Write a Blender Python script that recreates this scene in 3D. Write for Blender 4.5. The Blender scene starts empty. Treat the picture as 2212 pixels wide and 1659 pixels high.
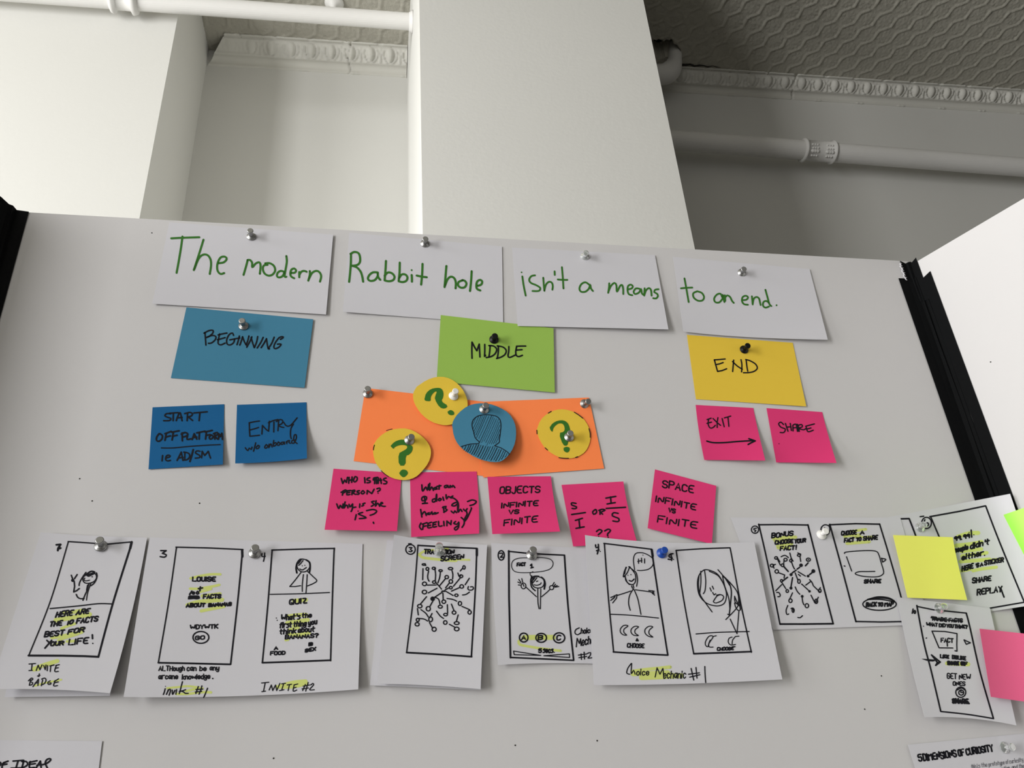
import bpy, bmesh, math, random
import numpy as np
from mathutils import Vector, Matrix
from mathutils.geometry import tessellate_polygon

# ------------------------------------------------------------------ camera, world, lights, exposure
F_PX, CX, CY, W_PX = 1740.0, 1106.0, 829.5, 2212.0
ROT = np.array([[0.9854981572735957, -0.1576484824981226, -0.06277211145394468],
                [0.01795711415862651, 0.4647458019801786, -0.8852620412018661],
                [0.16873329268831738, 0.8712969043373445, 0.46083704324925845]])   # world -> camera (right, down, forward)
CAM_D, CAM_Z = 0.862, 1.76          # the lens is 0.86 m in front of the display board, 1.76 m above the floor
scene = bpy.context.scene
COL = scene.collection
random.seed(7)
RNG = np.random.default_rng(7)

cam = bpy.data.objects.new('camera', bpy.data.cameras.new('camera'))
COL.objects.link(cam)
cam.data.sensor_width = 36.0
cam.data.lens = F_PX / W_PX * 36.0
cam.data.clip_start = 0.02
m = Matrix.Identity(4)
for i in range(3):
    m[i][0], m[i][1], m[i][2] = ROT[0][i], -ROT[1][i], -ROT[2][i]
m[0][3], m[1][3], m[2][3] = 0.0, -CAM_D, CAM_Z
cam.matrix_world = m
scene.camera = cam

scene.view_settings.view_transform = 'Standard'
scene.view_settings.look = 'None'
scene.view_settings.gamma = 1.0
scene.view_settings.use_curve_mapping = False
scene.view_settings.exposure = -0.21

world = bpy.data.worlds.new('overcast_sky')
scene.world = world
world.use_nodes = True
world.node_tree.nodes['Background'].inputs[0].default_value = (0.80, 0.88, 1.0, 1)
world.node_tree.nodes['Background'].inputs[1].default_value = 0.6

ROOM_X0, ROOM_X1, ROOM_Y0 = -3.0, 3.7, -3.6
CEIL_Z = 4.107
WIN = [(-1.20, 0.28, 0.95, 3.55), (-2.78, -1.62, 0.95, 3.55)]      # y0, y1, z0, z1 of the two windows in the side wall


def daylight(y0, y1, z0, z1, watts, colour):
    l = bpy.data.lights.new('window_daylight', 'AREA')
    l.shape = 'RECTANGLE'
    l.size, l.size_y = z1 - z0 - 0.1, y1 - y0 - 0.1
    l.energy = watts
    l.color = colour
    o = bpy.data.objects.new('window_daylight', l)
    COL.objects.link(o)
    o.location = (ROOM_X0 + 0.01, (y0 + y1) / 2, (z0 + z1) / 2)
    o.rotation_euler = (0, -math.pi / 2, 0)
    return o


daylight(*WIN[0], 126, (1.0, 0.99, 0.965))
daylight(*WIN[1], 158, (1.0, 0.99, 0.975))


# ------------------------------------------------------------------ materials
def mat(name, rgb, rough=0.8, metal=0.0, spec=0.3, bump=0.0, bump_scale=200.0, var=0.0, var_scale=8.0, trans=0.0, ior=1.45, coat=0.0):
    mt = bpy.data.materials.new(name)
    mt.use_nodes = True
    nt = mt.node_tree
    b = nt.nodes['Principled BSDF']
    b.inputs['Base Color'].default_value = (*rgb, 1)
    b.inputs['Roughness'].default_value = rough
    b.inputs['Metallic'].default_value = metal
    b.inputs['Specular IOR Level'].default_value = spec
    b.inputs['Transmission Weight'].default_value = trans
    b.inputs['IOR'].default_value = ior
    tc = nt.nodes.new('ShaderNodeTexCoord')
    if var:
        n = nt.nodes.new('ShaderNodeTexNoise')
        n.inputs['Scale'].default_value = var_scale
        n.inputs['Detail'].default_value = 4
        nt.links.new(tc.outputs['Object'], n.inputs['Vector'])
        mx = nt.nodes.new('ShaderNodeMix')
        mx.data_type = 'RGBA'
        mx.inputs['A'].default_value = (*[c * (1 - var) for c in rgb], 1)
        mx.inputs['B'].default_value = (*[min(1, c * (1 + var)) for c in rgb], 1)
        nt.links.new(n.outputs['Fac'], mx.inputs['Factor'])
        nt.links.new(mx.outputs['Result'], b.inputs['Base Color'])
    if bump:
        n = nt.nodes.new('ShaderNodeTexNoise')
        n.inputs['Scale'].default_value = bump_scale
        n.inputs['Detail'].default_value = 5
        nt.links.new(tc.outputs['Object'], n.inputs['Vector'])
        bp = nt.nodes.new('ShaderNodeBump')
        bp.inputs['Strength'].default_value = bump
        bp.inputs['Distance'].default_value = 0.002
        nt.links.new(n.outputs['Fac'], bp.inputs['Height'])
        nt.links.new(bp.outputs['Normal'], b.inputs['Normal'])
    return mt


M = {
    'wall': mat('white_wall_paint', (0.66, 0.657, 0.628), 0.75, bump=0.14, bump_scale=90, var=0.012, var_scale=3),
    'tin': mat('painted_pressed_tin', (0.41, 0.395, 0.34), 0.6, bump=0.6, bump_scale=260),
    'trim': mat('painted_cornice', (0.62, 0.612, 0.565), 0.6, bump=0.3, bump_scale=120),
    'pipe': mat('white_pipe_paint', (0.70, 0.692, 0.67), 0.45, bump=0.15, bump_scale=60),
    'hole_shade': mat('painted_hole_shade', (0.02, 0.018, 0.015), 0.95),  # near-black colour standing in for the shade inside holes and cracks
    'far_wall': mat('grey_plaster', (0.42, 0.415, 0.40), 0.8, var=0.05, var_scale=2),
    'right_wall': mat('dark_plaster', (0.07, 0.068, 0.066), 0.8, var=0.05, var_scale=2),
    'floor': mat('dark_floor', (0.06, 0.052, 0.046), 0.6, var=0.2, var_scale=6),
    'board': mat('foam_board_facing', (0.57, 0.56, 0.562), 0.7, bump=0.04, bump_scale=500),
    'tape': mat('black_cloth_tape', (0.0035, 0.0038, 0.0042), 0.75, spec=0.08, bump=0.1, bump_scale=900),
    'paper': mat('white_paper', (0.585, 0.58, 0.615), 0.85, spec=0.2, bump=0.03, bump_scale=700),
    'blue_card': mat('blue_card', (0.056, 0.208, 0.325), 0.85, spec=0.2, bump=0.06, bump_scale=900),
    'green_card': mat('green_card', (0.295, 0.48, 0.088), 0.85, spec=0.2, bump=0.06, bump_scale=900),
    'yellow_card': mat('yellow_card', (0.75, 0.52, 0.054), 0.85, spec=0.2, bump=0.06, bump_scale=900),
    'orange_card': mat('orange_card', (1.0, 0.25, 0.078), 0.85, spec=0.2, bump=0.06, bump_scale=900),
    'blue_note': mat('blue_sticky_paper', (0.0085, 0.105, 0.27), 0.8, spec=0.2, bump=0.05, bump_scale=900),
    'pink_note': mat('pink_sticky_paper', (0.69, 0.042, 0.172), 0.8, spec=0.2, bump=0.05, bump_scale=900),
    'rose_note': mat('rose_sticky_paper', (0.66, 0.108, 0.228), 0.8, spec=0.2, bump=0.05, bump_scale=900),
    'lemon_note': mat('lemon_sticky_paper', (0.86, 0.86, 0.16), 0.8, spec=0.2, bump=0.05, bump_scale=900),
    'lime_note': mat('lime_sticky_paper', (0.48, 0.92, 0.16), 0.8, spec=0.2, bump=0.05, bump_scale=900),
    'ink': mat('black_marker_ink', (0.006, 0.006, 0.010), 0.7, spec=0.2),
    'green': mat('green_marker_ink', (0.035, 0.155, 0.020), 0.7, spec=0.2),
    'hl': mat('yellow_highlighter', (0.58, 0.64, 0.19), 0.8, spec=0.2),
    'print': mat('grey_printed_ink', (0.16, 0.16, 0.18), 0.8, spec=0.2),
    'steel': mat('brushed_steel', (0.36, 0.36, 0.355), 0.42, metal=1.0),
    'black_plastic': mat('black_plastic', (0.004, 0.004, 0.004), 0.4, spec=0.25),
    'white_plastic': mat('white_plastic', (0.82, 0.81, 0.78), 0.35, spec=0.5),
    'blue_plastic': mat('blue_plastic', (0.01, 0.06, 0.33), 0.35, spec=0.5),
    'clear_plastic': mat('clear_plastic', (0.66, 0.69, 0.67), 0.22, spec=0.5, trans=0.85, ior=1.42),
    'window_paint': mat('white_window_paint', (0.78, 0.77, 0.74), 0.5),
    'glass': mat('window_glass', (0.95, 0.97, 0.96), 0.02, trans=1.0, ior=1.1),
}


# ------------------------------------------------------------------ helpers
def link_mesh(name, verts, faces, material, parent=None, origin=None, smooth=False):
    me = bpy.data.meshes.new(name)
    v = np.asarray(verts, float)
    if origin is not None:
        v = v - np.asarray(origin, float)
    me.from_pydata(v.tolist(), [], faces)
    me.materials.append(M[material])
    if smooth:
        me.polygons.foreach_set('use_smooth', [True] * len(me.polygons))
    me.update()
    o = bpy.data.objects.new(name, me)
    COL.objects.link(o)
    if parent is not None:
        o.parent = parent
    elif origin is not None:
        o.location = origin
    return o


def tag(o, label=None, cat=None, group=None, kind=None):
    if label:
        o['label'] = label
    if cat:
        o['category'] = cat
    if group:
        o['group'] = group
    if kind:
        o['kind'] = kind
    return o


def empty(name, loc):
    o = bpy.data.objects.new(name, None)
    o.empty_display_size = 0.05
    o.location = loc
    COL.objects.link(o)
    return o


def box_data(x0, x1, y0, y1, z0, z1):
    v = [(x, y, z) for x in (x0, x1) for y in (y0, y1) for z in (z0, z1)]
    f = [(0, 1, 3, 2), (4, 6, 7, 5), (0, 4, 5, 1), (2, 3, 7, 6), (0, 2, 6, 4), (1, 5, 7, 3)]
    return v, f


def join(parts):
    V, Fa = [], []
    for v, f in parts:
        n = len(V)
        V += [tuple(p) for p in v]
        Fa += [tuple(i + n for i in q) for q in f]
    return V, Fa


def structure(name, v, f, material, label, parent=None, **k):
    o = link_mesh(name, v, f, material, parent, **k)
    o['kind'] = 'structure'
    if parent is None:
        o['label'] = label
    return o


def rays(px):
    px = np.atleast_2d(np.asarray(px, float))
    c = np.stack([(px[:, 0] - CX) / F_PX, (px[:, 1] - CY) / F_PX, np.ones(len(px))], 1)
    return c @ ROT


def pt(x, y, depth):
    """The point of the place that the photograph shows at pixel (x, y), on the upright plane that lies this far in front of the lens."""
    d = rays((x, y))[0]
    p = d * depth / d[1]
    return np.array([p[0], p[1] - CAM_D, p[2] + CAM_Z])


def tube(path, radii, n=20, caps=True):
    path = [Vector(p) for p in path]
    V, Fa = [], []
    ref = None
    for i, p in enumerate(path):
        t = (path[min(i + 1, len(path) - 1)] - path[max(i - 1, 0)]).normalized()
        if ref is None:
            ref = Vector((0, 0, 1)) if abs(t.z) < 0.9 else Vector((1, 0, 0))
        a = (ref - t * ref.dot(t)).normalized()
        ref = a
        b = t.cross(a)
        r = radii[i] if hasattr(radii, '__len__') else radii
        for k in range(n):
            an = 2 * math.pi * k / n
            V.append(p + (a * math.cos(an) + b * math.sin(an)) * r)
    for i in range(len(path) - 1):
        for k in range(n):
            Fa.append((i * n + k, i * n + (k + 1) % n, (i + 1) * n + (k + 1) % n, (i + 1) * n + k))
    if caps:
        Fa.append(tuple(range(n - 1, -1, -1)))
        Fa.append(tuple((len(path) - 1) * n + k for k in range(n)))
    return [tuple(v) for v in V], Fa


def lathe(profile, n=28):
    V, Fa = [], []
    for r, z in profile:
        for k in range(n):
            a = 2 * math.pi * k / n
            V.append((r * math.cos(a), r * math.sin(a), z))
    for i in range(len(profile) - 1):
        for k in range(n):
            Fa.append((i * n + k, i * n + (k + 1) % n, (i + 1) * n + (k + 1) % n, (i + 1) * n + k))
    Fa.append(tuple(range(n - 1, -1, -1)))
    Fa.append(tuple((len(profile) - 1) * n + k for k in range(n)))
    return V, Fa


def ball(c, r, n=10, m_=6, sx=1, sy=1, sz=1):
    V, Fa = [], []
    for i in range(m_ + 1):
        th = math.pi * i / m_
        for k in range(n):
            a = 2 * math.pi * k / n
            V.append((c[0] + sx * r * math.sin(th) * math.cos(a), c[1] + sy * r * math.sin(th) * math.sin(a), c[2] + sz * r * math.cos(th)))
    for i in range(m_):
        for k in range(n):
            Fa.append((i * n + k, (i + 1) * n + k, (i + 1) * n + (k + 1) % n, i * n + (k + 1) % n))
    return V, Fa


# ------------------------------------------------------------------ the room
BACK_D, BACK_SLOPE = 2.02, -0.0245                                   # the recessed wall runs slightly towards the viewer on its far end


def back_y(x):
    return BACK_D + BACK_SLOPE * x - CAM_D


def slab(pts_xy, z0, z1):
    n = len(pts_xy)
    v = [(x, y, z0) for x, y in pts_xy] + [(x, y, z1) for x, y in pts_xy]
    f = [tuple(range(n - 1, -1, -1)), tuple(range(n, 2 * n))] + [(i, (i + 1) % n, n + (i + 1) % n, n + i) for i in range(n)]
    return v, f


x0, x1 = ROOM_X0 - 0.2, ROOM_X1 + 0.2
structure('wall_back', *slab([(x0, back_y(x0)), (x1, back_y(x1)), (x1, 1.6), (x0, 1.6)], 0, CEIL_Z + 0.3), 'wall', 'recessed white wall behind the pillars')
structure('wall_left', *slab([(ROOM_X0 - 0.1, 0.825), (-0.578, 0.825), (-0.578, back_y(-0.578) + 0.05), (ROOM_X0 - 0.1, back_y(ROOM_X0) + 0.05)], 0, CEIL_Z + 0.15), 'wall', 'bright white wall pier beside the niche')
structure('wall_center', *slab([(0.0945, 0.488), (0.694, 0.488), (0.694, back_y(0.694) + 0.05), (0.0945, back_y(0.0945) + 0.05)], 0, CEIL_Z + 0.15), 'wall', 'wide white pillar standing forward of the recessed wall')
structure('floor', *box_data(ROOM_X0 - 0.2, ROOM_X1 + 0.2, ROOM_Y0 - 0.2, 1.6, -0.1, 0), 'floor', 'wooden floor of the room')
structure('wall_right', *box_data(ROOM_X1, ROOM_X1 + 0.15, ROOM_Y0 - 0.2, 1.5, 0, CEIL_Z + 0.15), 'right_wall', 'dark wall across the room from the windows')
structure('wall_front', *box_data(ROOM_X0 - 0.15, ROOM_X1 + 0.15, ROOM_Y0 - 0.15, ROOM_Y0, 0, CEIL_Z + 0.15), 'far_wall', 'grey wall behind the photographer')

# the side wall with two window openings
ys = [ROOM_Y0 - 0.1, WIN[1][0], WIN[1][1], WIN[0][0], WIN[0][1], 0.9]
parts = [box_data(ROOM_X0 - 0.15, ROOM_X0, ys[i], ys[i + 1], 0, CEIL_Z + 0.15) for i in (0, 2, 4)]
for y0, y1, z0, z1 in WIN:
    parts += [box_data(ROOM_X0 - 0.15, ROOM_X0, y0, y1, 0, z0), box_data(ROOM_X0 - 0.15, ROOM_X0, y0, y1, z1, CEIL_Z + 0.15)]
structure('wall_side', *join(parts), 'wall', 'white wall with the two tall windows')
for n_, (y0, y1, z0, z1) in enumerate(WIN, 1):
    w = 0.05
    fr = [box_data(ROOM_X0 - 0.13, ROOM_X0 - 0.07, y0, y0 + w, z0, z1), box_data(ROOM_X0 - 0.13, ROOM_X0 - 0.07, y1 - w, y1, z0, z1),
          box_data(ROOM_X0 - 0.13, ROOM_X0 - 0.07, y0 + w, y1 - w, z0, z0 + w), box_data(ROOM_X0 - 0.13, ROOM_X0 - 0.07, y0 + w, y1 - w, z1 - w, z1),
          box_data(ROOM_X0 - 0.13, ROOM_X0 - 0.07, y0 + w, y1 - w, (z0 + z1) / 2 - w / 2, (z0 + z1) / 2 + w / 2)]
    fo = structure('window_%d' % n_, *join(fr), 'window_paint', 'tall sash window in the side wall')
    structure('window_pane', *join([box_data(ROOM_X0 - 0.105, ROOM_X0 - 0.099, y0 + w, y1 - w, z0 + w, (z0 + z1) / 2 - w / 2),
                                    box_data(ROOM_X0 - 0.105, ROOM_X0 - 0.099, y0 + w, y1 - w, (z0 + z1) / 2 + w / 2, z1 - w)]), 'glass', None, fo)

# pressed-tin ceiling: rows of rosettes ringed by wavy ribs, in relief
GX0, GX1, GY0, GY1, GS = -1.6, 3.3, -1.3, 1.16, 0.0048
gx = np.arange(GX0, GX1 + GS, GS)
gy = np.arange(GY0, GY1 + GS, GS)
X, Y = np.meshgrid(gx, gy)
PA, PB = 0.0712, 0.0617                                               # spacing of the rosettes along a row, and between rows


def nearest_cells(X, Y):
    j0 = np.round(Y / PB)
    best = np.full(X.shape, 9.0)
    second = np.full(X.shape, 9.0)
    ang = np.zeros(X.shape)
    for dj in (-1, 0, 1):
        j = j0 + dj
        off = 0.5 * PA * np.mod(j, 2)
        i0 = np.round((X - off) / PA)
        for di in (-1, 0, 1):
            cx_, cy_ = (i0 + di) * PA + off, j * PB
            dx, dy = X - cx_, Y - cy_
            d = np.hypot(dx, dy)
            closer = d < best
            second = np.where(closer, best, np.minimum(second, d))
            ang = np.where(closer, np.arctan2(dy, dx), ang)
            best = np.where(closer, d, best)
    return best, second, ang


best, second, ang = nearest_cells(X, Y)
rib = np.exp(-((second - best) / 0.0075) ** 2) * (0.22 + 0.78 * np.cos(ang - 0.52) ** 2)
ring = np.exp(-((best - 0.0205) / 0.0035) ** 2) * (0.5 + 0.5 * np.cos(ang * 9))
core = np.exp(-(best / 0.006) ** 2) + 0.8 * np.exp(-((best - 0.0115) / 0.003) ** 2) * (0.5 + 0.5 * np.cos(ang * 6))
relief = 0.0055 * rib + 0.0032 * ring + 0.0028 * core + RNG.normal(0, 0.00042, X.shape)
Z = CEIL_Z - relief
for hx, hy, rx, ry in ((pt(1432, 112, 1.86)[0], pt(1432, 112, 1.86)[1], 0.060, 0.034), (0.045, 0.62, 0.05, 0.055)):
    rag = 1 + 0.25 * np.sin(5 * np.arctan2(Y - hy, X - hx) + 1) + 0.12 * np.sin(11 * np.arctan2(Y - hy, X - hx))
    Z = np.where(((X - hx) / rx) ** 2 + ((Y - hy) / ry) ** 2 < rag, CEIL_Z + 0.11, Z)
ny, nx = X.shape
cv = np.stack([X.ravel(), Y.ravel(), Z.ravel()], 1)
idx = np.arange(nx * ny).reshape(ny, nx)
quads = np.stack([idx[:-1, :-1].ravel(), idx[1:, :-1].ravel(), idx[1:, 1:].ravel(), idx[:-1, 1:].ravel()], 1)
me = bpy.data.meshes.new('ceiling')
extra = []
ex, ey, bx_, by_ = gx[-1], gy[-1], ROOM_X1 + 0.2, ROOM_Y0 - 0.2
for a0, a1, b0, b1 in ((ROOM_X0 - 0.2, bx_, by_, GY0), (ROOM_X0 - 0.2, GX0, GY0, ey), (ex, bx_, GY0, ey), (ROOM_X0 - 0.2, bx_, ey, 1.6)):
    extra += [(a0, b0, CEIL_Z), (a0, b1, CEIL_Z), (a1, b1, CEIL_Z), (a1, b0, CEIL_Z)]
nb = len(cv)
allv = np.vstack([cv, np.array(extra), np.array(box_data(ROOM_X0 - 0.2, bx_, by_, 1.6, CEIL_Z + 0.12, CEIL_Z + 0.3)[0])])
fs = quads.tolist() + [[nb + 4 * k + q for q in range(4)] for k in range(4)] + [[nb + 16 + q for q in f] for f in box_data(0, 1, 0, 1, 0, 1)[1]]
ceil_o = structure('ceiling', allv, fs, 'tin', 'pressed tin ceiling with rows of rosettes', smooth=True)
gapx, gapy = pt(1432, 112, 1.86)[:2]
structure('ceiling_gap_shade', *box_data(gapx - 0.08, gapx + 0.08, gapy - 0.05, gapy + 0.05, CEIL_Z + 0.075, CEIL_Z + 0.085), 'hole_shade', None, ceil_o)  # dark plate added inside the elbow hole to paint its shade
gy_ = back_y(1.12) - 0.074
structure('ceiling_gap_shade', *tube([(1.03 + 0.017 * k, gy_ + 0.003 * math.sin(2.3 * k) - 0.0004 * k, CEIL_Z - 0.004) for k in range(13)], [0.0048 - 0.00034 * k + 0.0008 * math.sin(3.1 * k) for k in range(13)], 8), 'hole_shade', None, ceil_o)  # dark strip laid above the cornice as the painted shade of a crack
structure('ceiling_gap_shade', *box_data(-0.02, 0.0945, 0.54, 0.70, CEIL_Z + 0.075, CEIL_Z + 0.085), 'hole_shade', None, ceil_o)  # dark plate added in the hole beside the pillar, shade by colour


# cornices: a sloping moulding with a bead, a cove, an egg-and-dart band and a row of bars under the ceiling
def cornice(name, xa, xb, label, fade=None, seam=None, P=0.066, mitre=0.0):
    step = 0.0042
    xs = np.arange(xa, xb + step / 2, step)
    S = np.linspace(0, 1, 46)
    V = []
    for s in S:
        base = 0.0035 * math.exp(-((s - 0.07) / 0.04) ** 2) + 0.004 * math.exp(-((s - 0.40) / 0.05) ** 2) - 0.006 * math.sin(math.pi * min(1, max(0, (s - 0.1) / 0.28)))
        for x in xs:
            amp = 1.0 if fade is None else min(1, max(0.12, (x - fade) / 0.25))
            u = (x / 0.0665) % 1.0 - 0.5
            d = base
            if 0.42 < s < 0.86:
                q = (s - 0.64) / 0.22
                w_ = 0.20 * (1 + 0.22 * q)
                egg = max(0.0, 1 - (u / w_) ** 2 - q * q)
                d += 0.0135 * amp * math.sqrt(egg)
                rim = abs(math.hypot(u / (w_ * 1.75), (q + 0.05) / 1.12) - 1)
                d += 0.0075 * amp * math.exp(-(rim / 0.10) ** 2) * (1 if q < 0.55 else 0.2)
                d += 0.0065 * amp * math.exp(-((abs(u) - 0.5) / 0.035) ** 2) * (1 if q < 0.2 else 0.35)
            if s > 0.86:
                k = (x / 0.118) % 1.0
                bar = 1.0 if 0.07 < k < 0.93 else 0.25
                d += 0.0085 * bar * math.exp(-((s - 0.95) / 0.032) ** 2) - 0.005 * math.exp(-((s - 0.885) / 0.02) ** 2)
            kk = (x / 0.172) % 1.0
            if s < 0.16:
                d += 0.0045 * amp * (math.exp(-((kk - 0.47) / 0.035) ** 2) + math.exp(-((kk - 0.56) / 0.035) ** 2)) * math.exp(-((s - 0.07) / 0.045) ** 2)
            if seam is not None:
                d -= 0.010 * math.exp(-((x - seam - 0.004 * math.sin(9 * s)) / 0.0022) ** 2)
            x = max(x, xa + mitre * s)
            V.append((x, back_y(x) + 0.004 - s * (P + 0.004) - d * 0.707, CEIL_Z - P + s * (P + 0.002) - d * 0.707))
    nx_ = len(xs)
    Fq = [(i * nx_ + k, i * nx_ + k + 1, (i + 1) * nx_ + k + 1, (i + 1) * nx_ + k) for i in range(len(S) - 1) for k in range(nx_ - 1)]
    return structure(name, V, Fq, 'trim', label, smooth=True)


cornice('trim_1', -0.575, 0.092, 'egg and dart cornice at the top of the niche', fade=-0.52, seam=-0.105, P=0.076, mitre=0.062)
cornice('trim_2', 0.697, 3.4, 'egg and dart cornice under the tin ceiling above the recessed wall', seam=pt(1712, 180, 1.95)[0])


# ------------------------------------------------------------------ pipes and the hook
def xpipe_point(p, q, t):
    return np.array(p) * (1 - t) + np.array(q) * t


def ring_tube(c0, c1, prof, n=24):
    """A sleeve round the axis c0 -> c1: prof is a list of (fraction along the axis, radius)."""
    return tube([xpipe_point(c0, c1, t) for t, _ in prof], [r for _, r in prof], n)


# over the bright pier: runs into the side of the wide pillar
D1 = 1.640
pa, pb = pt(200, -3.5, D1), pt(894, 47.5, D1)
dirn = (pb - pa) / np.linalg.norm(pb - pa)
start = pa - dirn * ((pa[0] - ROOM_X0) / dirn[0])
endp = pa + dirn * ((0.0945 - pa[0]) / dirn[0])
t1 = empty('pipe', endp)
link_mesh('pipe_run', *tube([start, endp], 0.0245, 28), 'pipe', t1, endp, smooth=False)
ca = pa + dirn * ((pt(236, 2, D1)[0] - pa[0]) / dirn[0])
cb = pa + dirn * ((pt(298, 6, D1)[0] - pa[0]) / dirn[0])
link_mesh('pipe_coupling', *ring_tube(ca, cb, [(0, .025), (.03, .034), (.16, .037), (.24, .027), (.5, .0265), (.72, .027), (.8, .038), (.95, .035), (1, .025)]), 'pipe', t1, endp, smooth=True)
link_mesh('wall_collar', *tube([endp - dirn * 0.012, endp - dirn * 0.004, endp - dirn * 0.0005], [0.0255, 0.030, 0.034], 24), 'pipe', t1, endp, smooth=True)
tag(t1, 'white painted pipe near the ceiling crossing the bright pier into the pillar side', 'pipe')

# along the recessed wall
D2 = 1.905
pa, pb = pt(1500, 306, D2 + 0.0), pt(2150, 356.5, D2 - 0.024)
dirn = (pb - pa) / np.linalg.norm(pb - pa)
start = pa + dirn * ((0.694 - pa[0]) / dirn[0]) * 1.0 - dirn * 0.15
endp = pa + dirn * ((ROOM_X1 - pa[0]) / dirn[0])
org = pa.copy()
t2 = empty('pipe', org)
link_mesh('pipe_run', *tube([start, endp], 0.0335, 32), 'pipe', t2, org)
c0 = pa + dirn * ((pt(1733, 326, D2 - .01)[0] - pa[0]) / dirn[0])
c1 = pa + dirn * ((pt(1800, 331, D2 - .01)[0] - pa[0]) / dirn[0])
cp = link_mesh('pipe_coupling', *ring_tube(c0, c1, [(0, .0336), (.02, .0405), (.07, .0415), (.10, .0352), (.5, .0350), (.90, .0352), (.93, .0415), (.98, .0405), (1, .0336)], 32), 'pipe', t2, org, smooth=True)
nub = []
for base_t in (0.20, 0.66):
    for iu in range(3):
        for iv in range(4):
            tt = base_t + 0.075 * iu
            an = math.radians(-8 - 21 * iv)
            c = xpipe_point(c0, c1, tt) + np.array([0, -math.cos(an) * 0.0352, math.sin(an) * 0.0352])
            nub.append(ball(c, 0.0046, 8, 5, 1.1, 0.9, 0.8))
    for iu in range(3):
        tt = base_t + 0.075 * iu
        an = math.radians(-45)
        c = xpipe_point(c0, c1, tt) + np.array([0, -math.cos(an) * 0.034, math.sin(an) * 0.034])
        nub.append(ball(c, 0.0085, 8, 5, 1.0, 0.7, 0.8))
link_mesh('raised_lettering', *join(nub), 'pipe', cp, org, smooth=True)
tag(t2, 'thick white painted pipe with a raised coupling along the recessed wall', 'pipe')

# elbow that comes out of the pillar and turns up through the ceiling
D3 = 1.885
path = [pt(*p, D3) for p in ((1335, 156), (1400, 160), (1428, 161), (1441, 158), (1450, 150), (1455, 140), (1457.5, 128), (1458.5, 112), (1459, 90))]
rad = [0.033, 0.034, 0.0365, 0.0375, 0.036, 0.030, 0.0255, 0.0245, 0.0245]
fine, fr_ = [], []
for i in range(len(path) - 1):
    for k in range(4):
        t = k / 4
        p0, p1, p2, p3 = (path[max(0, min(len(path) - 1, i + q))] for q in (-1, 0, 1, 2))
        fine.append(0.5 * ((2 * p1) + (-p0 + p2) * t + (2 * p0 - 5 * p1 + 4 * p2 - p3) * t * t + (-p0 + 3 * p1 - 3 * p2 + p3) * t ** 3))
        fr_.append(rad[i] * (1 - t) + rad[i + 1] * t)
t3 = link_mesh('pipe_elbow', *tube(fine, fr_, 28), 'pipe', None, path[4], smooth=True)
tag(t3, 'short fat pipe elbow turning up through a ragged ceiling hole behind the pillar', 'pipe elbow')

# painted-over hook in the ceiling
hp = pt(722, 6, 1.80)
hk = empty('ceiling_hook', (hp[0], hp[1], CEIL_Z))
prof = [(0.030, -0.001), (0.031, -0.006), (0.024, -0.014), (0.014, -0.020), (0.011, -0.030), (0.010, -0.036), (0.004, -0.040)]
v, f = lathe(prof, 24)
link_mesh('hook_base', v, [q[::-1] for q in f], 'pipe', hk, smooth=True)
hkpath = [(0.0, 0, -0.036), (0.004, 0, -0.050), (0.016, 0, -0.058), (0.030, 0, -0.054), (0.038, 0, -0.042)]
link_mesh('hook_arm', *tube(hkpath, [0.007, 0.0075, 0.007, 0.0065, 0.005], 14), 'pipe', hk, smooth=True)
tag(hk, 'white painted hook on the tin ceiling just above the pipe', 'hook')

# ------------------------------------------------------------------ the display board: three foam panels hinged with black tape
CR = np.array([0.775, 0.0])                                          # corner lines of the folds
CL = np.array([-0.449, 0.0])
WR = np.array([0.39281, -0.91962])                                   # directions of the side panels
WL = np.array([-0.60, -0.80])
TOPL, TOPR = CAM_Z + 0.6835, CAM_Z + 0.6735
board = empty('display_board', (0.16, 0, 0))
bo = (0.16, 0, 0)
T = 0.005
v = [(CL[0], 0, 0), (CR[0], 0, 0), (CR[0], T, 0), (CL[0], T, 0), (CL[0], 0, TOPL), (CR[0], 0, TOPR), (CR[0], T, TOPR), (CL[0], T, TOPL)]
f = [(0, 1, 5, 4), (2, 3, 7, 6), (1, 2, 6, 5), (3, 0, 4, 7), (4, 5, 6, 7), (3, 2, 1, 0)]
center_panel = link_mesh('center_panel', v, f, 'board', board, bo)


def side_panel(C, Wd, length, top, gap=0.0005):
    n = np.array([Wd[1], -Wd[0]]) if Wd[0] > 0 else np.array([-Wd[1], Wd[0]])   # faces the viewer
    n = n if n @ np.array([-C[0] + 0.1, -1.0]) > 0 else -n
    a, b = C + Wd * gap, C + Wd * length
    q = [a, b, b - n * T, a - n * T]
    vv = [(p[0], p[1], z) for z in (0, top) for p in q]
    return link_mesh('side_panel', vv, f, 'board', board, bo), n


_, NR = side_panel(CR, WR, 0.62, CAM_Z + 0.665, 0.002)
_, NL = side_panel(CL, WL, 0.21, CAM_Z + 0.690, 0.002)


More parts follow.
